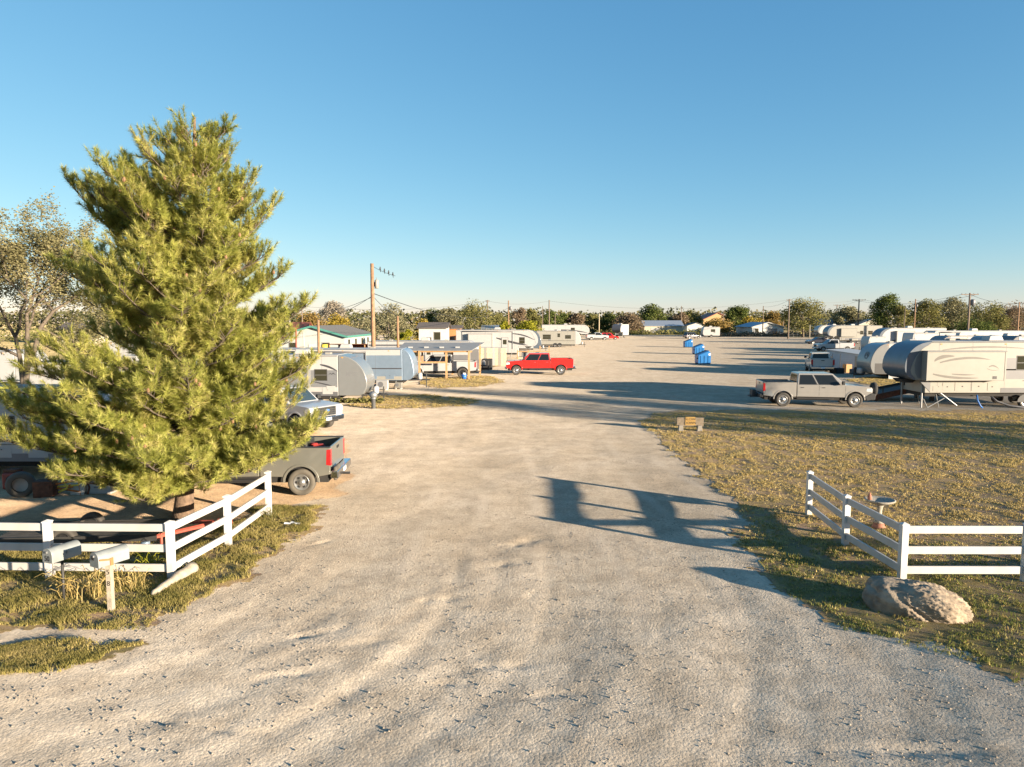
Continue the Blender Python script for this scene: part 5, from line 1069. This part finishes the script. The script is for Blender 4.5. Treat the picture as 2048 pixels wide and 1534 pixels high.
c = P(928, 758); r = thing('blue_bucket', 'blue bucket with rags beside the carport post', 'bucket', (c.x, c.y, gz1(c.x, c.y))); MB().lathe([(0, 0), (.20, 0), (.24, .42), (.22, .42), (.19, .05), (0, .05)], 16).build('pail', M['blue_pl'], r, smooth=True); MB().cbox((.02, 0, .45), (.25, .22, .16), .5).build('rag', M['sticker'], r, .05)
c = P(908, 700); 
rk = thing('cardboard_rack', 'dark folded tarp and pallets between carport and board fence', 'pallet', (xf_(975, 72), 72, 0)); MB().box(-.5, .5, -.4, .4, 0, 1.1).build('stack', M['black'], rk, .05); MB().prism([(-1.1, 0), (-.5, 0), (-.5, 1.2)], -.3, .3).build('folded_tarp', M['tarp'], rk)
def board_fence(label, x0, x1, Y, h, n, mats, cat='fence'):
    r = thing('board_fence', label, cat, (x0, Y, gz1(x0, Y))); w = (x1-x0)/n; rg = random.Random(n)
    for k in range(n): MB().box(k*w+.008, (k+1)*w-.008, rg.uniform(-.01, .01)-.012, .012, 0, h+rg.uniform(-.03, .03)).build('plank', M[mats[k % len(mats)]], r)
    for z in (.3, h-.25): MB().box(0, x1-x0, .022, .07, z, z+.09).build('rail', M['wood_grey'], r)
    MB().box(-.06, x1-x0+.06, -.03, .10, h+.04, h+.09).build('cap_rail', M['metal'], r)
board_fence('pale upright board fence panel left of the red pickup', xf_(962, 78), xf_(1013, 78), 78, 1.95, 9, ['wood_pale', 'rv_cream', 'wood_pale', 'wood_pale', 'rv_white'])
board_fence('brown board fence at far left behind the edge camper', xf_(0, 37), xf_(130, 37), 37, 1.8, 16, ['wood_grey', 'wood_new', 'wood_grey'])
dk = thing('porch_deck', 'small timber porch with posts behind the red pickup', 'porch', (xf_(1070, 86), 86, 0)); MB().box(-2.2, 1.8, 0, 1.8, .35, .5).build('deck', M['wood_pale'], dk)
for x in (-2.1, -.8, .6, 1.7): MB().box(x-.06, x+.06, -.06, .06, 0, 1.9 if x > 0 else 1.4).build('post', M['wood_new'], dk)
MB().box(-2.2, 1.8, -.05, .03, 1.15, 1.25).build('rail', M['wood_new'], dk); MB().box(-1.6, -.9, .3, .9, .5, 1.3).build('cabinet', M['rv_mgrey'], dk, .03); MB().box(.1, .5, .3, .8, .5, 1.2).build('blue_cooler', M['blue_pl'], dk, .03)

# ------------------------------------------------------------------ dumpsters
def dumpster(label, u, v, sc):
    c = P(u, v); r = thing('dumpster', label, 'dumpster', (c.x, c.y, gz1(c.x, c.y)), R(-2), 'blue dumpsters'); w = .70
    MB().prism([(-w, .12), (w, .12), (w, 1.22), (.48, 1.52), (-w, 1.02)], 0, 1.85).build('bin', M['bin_blue'], r, .015)
    for x in (-.42, 0, .42): MB().box(x-.03, x+.03, -.04, -.001, .12, .98).build('rib', M['bin_blue'], r)
    MB().prism([(-w-.03, 1.03), (.47, 1.54), (.47, 1.57), (-w-.03, 1.06)], -.02, .91).build('lid', M['bin_blue'], r, .008); MB().prism([(-w-.03, 1.03), (.47, 1.54), (.47, 1.57), (-w-.03, 1.06)], .94, 1.87).build('lid', M['lid'], r, .008)
    for s in (0.1, 1.75): MB().box(-w+.05, w-.05, s-.06, s+.06, 0, .12).build('skid', M['black'], r)
    MB().box(-w-.06, -w, .15, 1.7, .75, .88).build('lift_pocket', M['bin_blue'], r, .01); MB().box(-w-.10, -w+.02, .2, .5, .60, .72).build('side_bracket', M['black'], r)
    MB().box(.44, .66, -.006, -.001, 1.02, 1.24).build('sticker', M['sticker'], r)
    r.scale = (sc, sc, sc)
dumpster('nearest blue dumpster in the middle of the lot', 1409, 729, 1.0); dumpster('middle blue dumpster of the three in the lot', 1399, 709, .98); dumpster('farthest blue dumpster of the three in the lot', 1378, 695, .98)

# ------------------------------------------------------------------ left yard: trailer, junk
c = P(190, 1106); r = thing('flat_trailer', 'low flat trailer with red frame behind the left fence', 'trailer', (c.x, c.y+.1, gz1(c.x, c.y)), R(5))
for k in range(8): MB().box(-2.1, 1.2, .0+k*.15+.006, .15+k*.15-.006, .30, .34).build('plank', M['wood_dark'], r)
for y in (-.05, 1.2): MB().box(-2.15, 1.25, y, y+.05, .22, .355).build('side_beam', M['steel_dark'], r)
MB().tube([(1.2, .05, .28), (2.35, .75, .38)], .05, 6).build('tongue', M['red_steel'], r); MB().tube([(1.2, 1.2, .28), (2.35, .75, .38)], .05, 6).build('tongue', M['red_steel'], r); MB().box(2.3, 2.62, .70, .80, .32, .46).build('coupler', M['red_steel'], r, .02); MB().tube([(1.3, .1, .02), (1.3, .1, .42)], .03, 6).build('jack', M['red_steel'], r)
for s in (0, 1.22): wheel(r, -.7, 0, .27, M['rim_dark'], M['tyre'], -1, .16).location = (-.7, s-.02, .27)
c = P(292, 1103); rr_ = thing('paint_can', 'pale blue can below the flat trailer corner', 'can', (c.x, c.y, gz1(c.x, c.y))); MB().lathe([(0, 0), (.09, 0), (.09, .2), (.08, .21), (0, .21)], 14).build('body', M['rv_alu'], rr_, smooth=True); MB().tube([(-.09, 0, .19), (0, 0, .28), (.09, 0, .19)], .006, 4).build('handle', M['steel_dark'], rr_)
def junk(nm, lb, u, v, mk, rz=0):
    c = P(u, v); r = thing(nm, lb, 'junk', (c.x, c.y, gz1(c.x, c.y)), rz, 'junk below the edge camper'); mk(r)
junk('old_tyre', 'grey worn tyre standing in the junk at left edge', 43, 993, lambda r: (MB().lathe([(.2, -.12), (.3, -.14), (.36, -.10), (.37, 0), (.36, .10), (.3, .14), (.2, .12)], 22, 'Y', (0, 0, .36)).build('tyre', M['tyre_dusty'], r, smooth=True), MB().lathe([(0, .02), (.21, .0), (.21, .1), (0, .1)], 18, 'Y', (0, 0, .36)).build('rim', M['concrete'], r)), .4)
junk('rusty_stove', 'rusty metal stove box in the left junk pile', 92, 992, lambda r: (MB().box(-.26, .26, -.2, .2, 0, .46).build('box', M['rust'], r, .02), MB().box(-.20, .20, -.22, -.2, .08, .36).build('door', M['rust'], r, .01), MB().tube([(.1, 0, .46), (.12, 0, .62)], .05, 8).build('flue', M['rust'], r)), .2)
def scrap(r):
    rg = random.Random(4)
    for k in range(7): a = rg.uniform(0, 3.1); l = rg.uniform(.25, .45); MB().tube([(-math.cos(a)*l*.7+rg.uniform(-.2, .2), -.05, .05+rg.uniform(0, .3)), (math.cos(a)*l*.7, rg.uniform(-.2, .2), .1+rg.uniform(.0, .35))], .028, 6).build('pipe', M['orange_rust' if k % 3 else 'yellow'], r)
    MB().tube([(-.4, 0, 0), (-.35, 0, .5), (.35, 0, .52), (.42, 0, 0)], .03, 6).build('frame', M['orange_rust'], r)
junk('scrap_frame', 'orange and yellow scrap metal frame with bent pipes', 133, 990, scrap)
junk('engine_block', 'dark red engine part under the edge camper', 28, 975, lambda r: (MB().cbox((0, 0, .24), (.5, .4, .48), .4).build('block', M['red_steel'], r, .05), MB().lathe([(0, 0), (.12, 0), (.12, .08), (0, .08)], 12, 'Y', (.1, -.3, .3)).build('pulley', M['steel_dark'], r), MB().box(-.2, .2, -.15, .15, .48, .58).build('manifold', M['rust'], r, .03)))
junk('stone_trough', 'pale concrete trough beside the scrap frame', 163, 987, lambda r: (MB().prism([(-.20, 0), (.20, 0), (.24, .34), (-.24, .34)], -.2, .2).build('trough', M['concrete'], r, .02), MB().tube([(.24, -.1, 0), (.3, -.1, .2), (.24, -.1, .4)], .03, 6).build('hose_end', M['rust'], r)))
junk('white_cooler', 'white cooler box lying right of the concrete trough', 205, 985, lambda r: (MB().box(-.38, .38, -.22, .22, 0, .30).build('body', M['rv_white'], r, .03), MB().box(-.39, .39, -.23, .23, .305, .36).build('lid', M['rv_white'], r, .02), MB().box(-.1, .1, -.25, -.225, .18, .22).build('handle', M['rv_mgrey'], r)))
# ------------------------------------------------------------------ houses and sheds
def house(name, label, x, y, w, L, eave, ridge, wall, roof, trim=None, ridge_axis='y', wins=(), doors=(), over=.35, rz=0, cat='house', side_wins=0, group=None):
    """gable (ridge_axis y) or long eave side (x) faces the camera; x is the left corner of the facing wall"""
    r = thing(name, label, cat, (x, y, gz1(x, y)), rz, group)
    if ridge_axis == 'y':
        MB().prism([(0, 0), (w, 0), (w, eave), (w/2, ridge), (0, eave)], 0, L).build('wall', M[wall], r)
        k = (ridge-eave)/(w/2)
        rf = MB(); rf.prism([(-over, eave-over*k+.03), (w/2, ridge+.03), (w/2, ridge+.15), (-over, eave-over*k+.15)], -over, L+over).build('roof', M[roof], r); MB().prism([(w/2, ridge+.03), (w+over, eave-over*k+.03), (w+over, eave-over*k+.15), (w/2, ridge+.15)], -over, L+over).build('roof', M[roof], r)
        if trim:
            for a in ([(-over-.02, eave-over*k-.10), (w/2, ridge-.08), (w/2, ridge+.17), (-over-.02, eave-over*k+.17)], [(w/2, ridge-.08), (w+over+.02, eave-over*k-.10), (w+over+.02, eave-over*k+.17), (w/2, ridge+.17)]): MB().prism(a, -over-.06, -over-.003).build('fascia', M[trim], r)
            MB().box(w+over+.003, w+over+.06, -over, L+over, eave-over*k-.08, eave-over*k+.17).build('fascia', M[trim], r)
        for i in range(side_wins):
            yy = L*(i+.6)/(side_wins+.3); f = MB().box(w, w+.03, yy-.5, yy+.5, eave-1.5, eave-.45).build('window', M['rv_trim'], r); MB().box(w+.03, w+.04, yy-.44, yy+.44, eave-1.44, eave-.51).build('pane', M['rv_glass'], f)
    else:
        MB().prism_x([(0, 0), (L, 0), (L, eave), (L/2, ridge), (0, eave)], 0, w).build('wall', M[wall], r)
        k = (ridge-eave)/(L/2); MB().prism_x([(-over, eave-over*k+.03), (L/2, ridge+.03), (L/2, ridge+.15), (-over, eave-over*k+.15)], -over, w+over).build('roof', M[roof], r); MB().prism_x([(L/2, ridge+.03), (L+over, eave-over*k+.03), (L+over, eave-over*k+.15), (L/2, ridge+.15)], -over, w+over).build('roof', M[roof], r)
        if trim: MB().box(-over, w+over, -over-.05, -over-.003, eave-over*k-.08, eave-over*k+.16).build('fascia', M[trim], r)
    for (a, z, ww, hh) in wins:
        f = MB().box(a-.06, a+ww+.06, -.04, -.002, z-.06, z+hh+.06).build('window', M['rv_white'], r); MB().box(a, a+ww, -.05, -.04, z, z+hh).build('pane', M['rv_glass'], f)
    for (a, ww, hh, m) in doors:
        dd = MB().box(a, a+ww, -.05, -.002, 0, hh).build('door', M[m], r); MB().box(a+ww*.85, a+ww*.85+.06, -.08, -.05, hh*.45, hh*.45+.1).build('handle', M['steel_dark'], dd)
    return r
x0, x1 = xf_(560, 88), xf_(690, 88)
house('house', 'pale house with teal roof trim behind the left trailers', x0, 88, x1-x0, 17, 3.0, 4.15, 'wall_green', 'roof_grey', 'teal', wins=((1.2, 1.2, .8, 1.0), (5.3, 1.2, .9, 1.0)), doors=((3.6, .9, 2.0, 'wall_white'),), side_wins=4, over=.4)
x0, x1 = xf_(838, 112), xf_(893, 112)
house('cottage', 'small white cottage with brown roof left of the orange shed', x0, 112, x1-x0, 5, 3.75, 4.5, 'wall_white', 'roof_brown', None, 'x', wins=((2.4, 1.9, 1.0, 1.2),), doors=((1.2, .8, 2.3, 'rv_dgrey'),))
x0, x1 = xf_(899, 118), xf_(921, 118)
house('shed', 'small orange shed with dark roof right of the white cottage', x0, 118, x1-x0, 3, 3.6, 4.0, 'wall_orange', 'roof_brown', None, 'x', doors=((.2, .7, 2.3, 'black'),), cat='shed')
r = thing('sun_shelter', 'corrugated pale metal shelter roof behind the campers', 'shelter', (xf_(982, 140), 140, 0)); 
for x in (-1.6, 1.6):
    for y in (0, 4): MB().box(x-.06, x+.06, y-.06, y+.06, 0, 3.3).build('post', M['wood_pale'], r)
for k in range(9): MB().prism_x([(-.4, 3.25), (4.4, 3.95), (4.4, 4.0), (-.4, 3.30)], -2.0+k*.46, -2.0+k*.46+.40).build('roof_sheet', M['metal_lt'], r)
MB().box(1.9, 2.2, -.1, .1, 0, 4.3).build('corner_post', M['concrete'], r)
x0 = xf_(660, 79); r = thing('open_shed', 'rust red open sided shed behind the silver blue trailer', 'shed', (x0, 79, 0)); wd = xf_(800, 79)-x0
MB().box(0, wd, 3.9, 4.0, 0, 2.15).build('back_wall', M['wall_red'], r); MB().prism_x([(-.2, 2.30), (4.2, 2.10), (4.2, 2.18), (-.2, 2.38)], -.2, wd+.2).build('roof', M['rust'], r)
for k in range(5): MB().box(k*wd/4-.05, k*wd/4+.05, 0, .1, 0, 2.28).build('post', M['wood_new'], r)
for nm, lb, u, Y, m, w, h, cat in (('yellow_barrel', 'yellow plastic barrel on a stand behind the trailers', 650, 66, 'yellow', .30, .75, 'barrel'), ('blue_barrel', 'blue plastic barrel beside the yellow barrel', 657, 66, 'blue_pl', .28, .7, 'barrel')):
    r = thing(nm, lb, cat, (xf_(u, Y), Y, 0)); z0 = 2.0 if 'yellow' in nm else 1.6; MB().lathe([(0, z0), (w, z0), (w*1.05, z0+h*.5), (w, z0+h), (0, z0+h)], 16).build('drum', M[m], r, smooth=True)
    for s in (-1, 1): MB().box(s*.25-.05, s*.25+.05, -.3, .3, 0, z0).build('stand', M['wood_grey'], r)
r = thing('gas_tank', 'long white propane tank with yellow label near the open shed', 'tank', (xf_(728, 70), 70, 0)); MB().lathe([(0, -1.3), (.3, -1.22), (.48, -.95), (.5, 0), (.48, .95), (.3, 1.22), (0, 1.3)], 18, 'X', (0, 0, 1.7)).build('tank', M['rv_white'], r, smooth=True)
for s in (-.7, .7): MB().box(s-.12, s+.12, -.35, .35, 0, 1.35).build('leg', M['concrete'], r)
MB().box(-1.0, -.3, -.515, -.49, 1.55, 1.95).build('label_plate', M['yellow'], r)
x0, x1 = xf_(1288, 256), xf_(1366, 256); w = x1-x0
house('garage', 'tan garage with silver metal roof and two white doors', x0, 256, w, 9, 2.9, 4.7, 'wall_tan', 'roof_metal', None, 'x', doors=((2.4, 3.4, 2.2, 'rv_white'), (8.0, 4.0, 2.2, 'rv_white')), cat='garage')
x0, x1 = xf_(1374, 264), xf_(1412, 264); house('shed', 'white gabled shed right of the tan garage', x0, 264, x1-x0, 8, 2.8, 3.9, 'wall_white', 'roof_grey', None, doors=((4.0, 2.2, 2.2, 'rv_dgrey'),), cat='shed')
x0, x1 = xf_(1406, 305), xf_(1464, 305); house('barn', 'tall peach barn with red roof edge behind the trees', x0, 305, x1-x0, 16, 5.2, 8.1, 'wall_peach', 'roof_red', 'roof_red', cat='barn', doors=((4, 3.2, 3.2, 'rv_dgrey'),))
r = thing('storage_box', 'white storage box standing before the peach barn', 'storage box', (xf_(1454, 250), 250, 0)); MB().box(-1.0, 1.0, 0, 2, 0, 3.4).build('box', M['rv_white'], r, .03); MB().box(-.7, .3, -.06, -.001, 0, 2.0).build('door', M['rv_dgrey'], r)
x0, x1 = xf_(1504, 236), xf_(1567, 236); house('house', 'white gabled house with blue metal roof behind the dry brush', x0, 236, x1-x0, 17, 2.7, 4.15, 'wall_white', 'roof_blue', 'rv_white', wins=((1.0, 1.1, 1.1, 1.1),), doors=((5.3, 3.0, 2.2, 'rv_mgrey'),), over=.5)
x0, x1 = xf_(1718, 232), xf_(1768, 232); house('house', 'pale gabled house peeping above the right hand campers', x0, 232, x1-x0, 14, 3.5, 5.2, 'wall_tan', 'roof_metal', 'rv_white', wins=((2, 1.6, 1.2, 1.2),))
x0, x1 = xf_(1640, 240), xf_(1722, 240); hr = house('house', 'long blue roofed house with red chimney at right', x0, 240, x1-x0, 9, 3.2, 5.3, 'wall_white', 'roof_blue', None, 'x', wins=((3, 1.2, 1.3, 1.1), (8, 1.2, 1.3, 1.1)))
MB().box(7.4, 8.3, 3.2, 4.1, 3.5, 6.2).build('chimney', M['wall_red'], hr)
x0, x1 = xf_(583, 118), xf_(612, 118); house('shed', 'little red roofed shed peeking over the teal trimmed house', x0, 118, x1-x0, 4, 3.4, 4.5, 'wall_red', 'roof_red', None, 'x', cat='shed')
x0, x1 = xf_(110, 150), xf_(190, 150); house('house', 'brown roofed house far left behind the pine', x0, 150, x1-x0, 9, 2.8, 4.3, 'wall_tan', 'roof_brown', None, 'x', wins=((2, 1.2, 1.2, 1), (5, 1.2, 1.2, 1)))
# wire fence far right
x0, x1 = xf_(1578, 208), xf_(1648, 208); r = thing('wire_fence', 'grey wire mesh fence below the broad olive tree', 'fence', (x0, 208, 0))
n = 9
for k in range(n): MB().tube([((x1-x0)*k/(n-1), 0, 0), ((x1-x0)*k/(n-1), 0, 1.6)], .05, 6).build('post', M['metal'], r)
for z in (.3, .8, 1.2, 1.55): MB().tube([(0, 0, z), (x1-x0, 0, z)], .03, 5).build('wire', M['metal'], r)
# ------------------------------------------------------------------ poles and wires
def pole(label, u, vtop, Y, r=.15, m='pole_grey', arm=0, tf=None, name='utility_pole', group='utility poles', x=None, h=None):
    X = X_at(u, Y) if x is None else x; hh = Z_at(vtop, Y) if h is None else h; o = thing(name, label, 'pole', (X, Y, gz1(X, Y)), 0, group)
    MB().tube([(0, 0, -.3), (0, 0, hh*.5), (0, 0, hh)], [r*1.15, r, r*.8], 9).build('shaft', M[m], o, smooth=True)
    if arm:
        MB().box(-arm, arm, -.07, .07, hh-.35, hh-.20).build('crossarm', M[m], o)
        for s in (-1, -.5, .5, 1): MB().lathe([(0, 0), (.06, 0), (.07, .06), (.04, .16), (0, .18)], 8, c=(s*arm*.93, 0, hh-.20)).build('insulator', M['rv_mgrey'], o)
        for s in (-1, 1): MB().tube([(s*arm*.6, 0, hh-.35), (0, 0, hh-.9)], .03, 4).build('brace', M[m], o)
    if tf:
        MB().lathe([(0, 0), (tf*.8, 0), (tf, .05), (tf, tf*2.6), (tf*.8, tf*2.8), (0, tf*2.9)], 14, c=(r+tf+.02, -.05, hh-1.2-tf*2.9)).build('transformer', M['rv_mgrey'], o, smooth=True)
    return Vector((X, Y, hh))
def wire(label, a, b, sag, r=.022):
    m = MB(); n = 16; pts = [tuple(a.lerp(b, i/n)-a+Vector((0, 0, -sag*4*(i/n)*(1-i/n)))) for i in range(n+1)]; m.tube(pts, r, 4, cap=False); o = m.build('power_line', M['wire']); o.location = a; tag(o, label, 'wire', 'overhead wires')
A = pole('tall brown utility pole with grey transformer behind the trailers', 748, 527, 56, .165, 'pole', tf=None)
o = thing('pole_transformer', 'grey can transformer mounted on the tall brown pole', 'transformer', (A.x+.34, 56, 7.45)); MB().lathe([(0, 0), (.12, 0), (.15, .04), (.15, .62), (.11, .68), (0, .70)], 14).build('can', M['rv_cream'], o, smooth=True); MB().box(-.2, -.1, -.04, .04, .15, .5).build('bracket', M['steel_dark'], o); MB().tube([(0, 0, .70), (0, 0, .85)], .03, 6).build('bushing', M['rv_mgrey'], o)
B = pole('short brown post rising left of the grey nosed trailer', 640, 640, 47, .10, 'pole'); Cc = pole('short brown post right of the tall utility pole', 797, 632, 58, .11, 'pole'); pole('thin rust red post before the teal trimmed house', 594, 655, 70, .09, 'red_steel'); pole('white meter post left of the brown post', 609, 664, 66, .07, 'concrete')
PL = {}
for k, lb, u, v, Y, r, arm, tf, m in ((0, 'thin pale pole above the teal trimmed house', 606, 610, 125, .11, 0, None, 'pole_grey'), (1, 'dark pole behind the spreading olive tree', 975, 600, 175, .16, .5, None, 'pole_grey'), (2, 'reddish pole with transformer right of the olive tree', 1017, 601, 150, .15, 0, .28, 'pole'), (3, 'left one of the pair of thin dark poles', 1085, 612, 200, .11, 0, None, 'pole_grey'), (4, 'taller one of the pair of thin dark poles', 1098, 600, 190, .17, 0, None, 'pole_grey'), (5, 'short thin pole right of the pair', 1110, 628, 185, .10, 0, None, 'pole_grey'), (6, 'yellowish thin pole by the far white pickup', 1198, 627, 235, .14, 0, None, 'wood_pale'), (7, 'thin pole above the tan garage', 1362, 612, 275, .16, 0, None, 'pole_grey'), (8, 'thin pole in front of the peach barn', 1446, 622, 255, .14, 0, None, 'pole_grey'), (9, 'pole in front of the white gabled house', 1525, 612, 228, .15, 0, None, 'pole_grey'), (10, 'tall dark pole left of the broad olive tree', 1576, 598, 192, .18, .7, None, 'pole_grey'), (11, 'slim pole behind the white gable end', 1566, 620, 245, .12, 0, None, 'pole_grey'), (12, 'short pole in front of the broad olive tree', 1619, 650, 196, .12, 0, None, 'wood_grey'), (13, 'crossarm pole left of the blue roof chimney', 1672, 609, 260, .16, 1.3, None, 'pole_grey'), (14, 'tall crossarm pole beside the dark green tree', 1715, 598, 205, .19, 1.9, None, 'pole_grey'), (15, 'slender pole left of the reddish transformer pole', 1807, 616, 160, .09, 0, None, 'pole_grey'), (16, 'brown pole with white transformer among right trees', 1827, 598, 165, .14, 0, .2, 'pole'), (17, 'big crossarm pole with round transformer at right', 1934, 586, 140, .19, 1.7, .42, 'pole_grey'), (18, 'brown pole at the right edge of the picture', 2033, 604, 130, .13, 0, None, 'pole')):
    PL[k] = pole(lb, u, v, Y, r, m, arm, tf)
dz = Vector((0, 0, -.25))
for a, b, s, lb in ((PL[0], PL[1], 1.2, 'long wire from thin pale pole to dark pole'), (PL[1], PL[4], .8, 'wire from dark pole to the taller thin pole'), (PL[4], PL[10], 2.2, 'long high wire across the middle of the lot'), (PL[10], PL[14], .8, 'wire from dark pole to tall crossarm pole'), (PL[14]+Vector((1.6, 0, 0)), PL[17]+Vector((-1.5, 0, 0)), 1.4, 'upper wire between the two crossarm poles'), (PL[14]+Vector((-1.6, 0, 0)), PL[17]+Vector((1.5, 0, 0)), 1.6, 'second wire between the two crossarm poles'), (PL[17], PL[18], .6, 'wire from the big crossarm pole to right edge pole'), (PL[13], PL[14], .5, 'wire between the two left crossarm poles'), (PL[16], PL[18], 1.0, 'low wire through the right hand trees'), (PL[9], PL[10], .6, 'wire above the white gabled house'), (PL[18], PL[18]+Vector((60, -20, 1)), 1.0, 'wire leaving the picture at right')):
    wire(lb, a+dz, b+dz, s, .028)
wire('black service wire from the tall brown pole to the right', Vector((A.x, 56, 7.1)), PL[2]+dz*6, 2.0, .03); wire('thin wire from tall brown pole to the short post', Vector((A.x, 56, 6.9)), Cc, .2, .018); wire('thin wire from tall brown pole down to the left', Vector((A.x, 56, 6.9)), B, .25, .018); wire('faint wire from tall brown pole towards the far left', Vector((A.x, 56, 6.8)), PL[0]+dz, 1.0, .02)
# birds on the pole wires
bw = Vector((xf_(794, 56), 56, Z_at(552, 56))); wire('short drooping cable at the top of the tall brown pole', Vector((A.x, 56, 9.2)), bw, .08, .02)
for k in range(4):
    p = Vector((A.x, 56, 9.2)).lerp(bw, .35+.18*k); o = thing('bird', ['dark bird perched nearest the pole top', 'second dark bird along the drooping cable', 'third dark bird along the drooping cable', 'dark bird at the end of the drooping cable'][k], 'bird', p+Vector((0, 0, -.06)), 0, 'birds on the cable'); MB().lathe([(0, -.10), (.05, -.06), (.065, .0), (.045, .07), (.035, .10), (.04, .13), (.02, .17), (0, .18)], 8, 'Z', (0, 0, .1)).build('body', M['black'], o, smooth=True); MB().prism([(-.02, .02), (.02, .02), (.05, -.14), (.0, -.14)], .02, .04).build('tail', M['black'], o)
# tree and pole outside the frame at right: their long shadows cross the lawn and the drive
pole('weathered pole beyond the right edge casting a long lawn shadow', 0, 0, 21.5, .12, 'pole_grey', x=31.5, h=5.6); pole('second weathered pole beyond the right edge', 0, 0, 23.0, .10, 'pole_grey', x=36, h=5.4)
leaves_tree('mesquite_tree', 'mesquite tree beyond the right edge shading the drive', 37.5, 17.0, 8.4, 7.0, 'olive', 900, n=7000, leaf=.22, clumps=26, group='trees on the right')
leaves_tree('mesquite_tree', 'second mesquite tree beyond the right edge shading the drive', 43.0, 19.5, 9.0, 6.5, 'olive', 901, n=7000, leaf=.22, clumps=26, group='trees on the right')
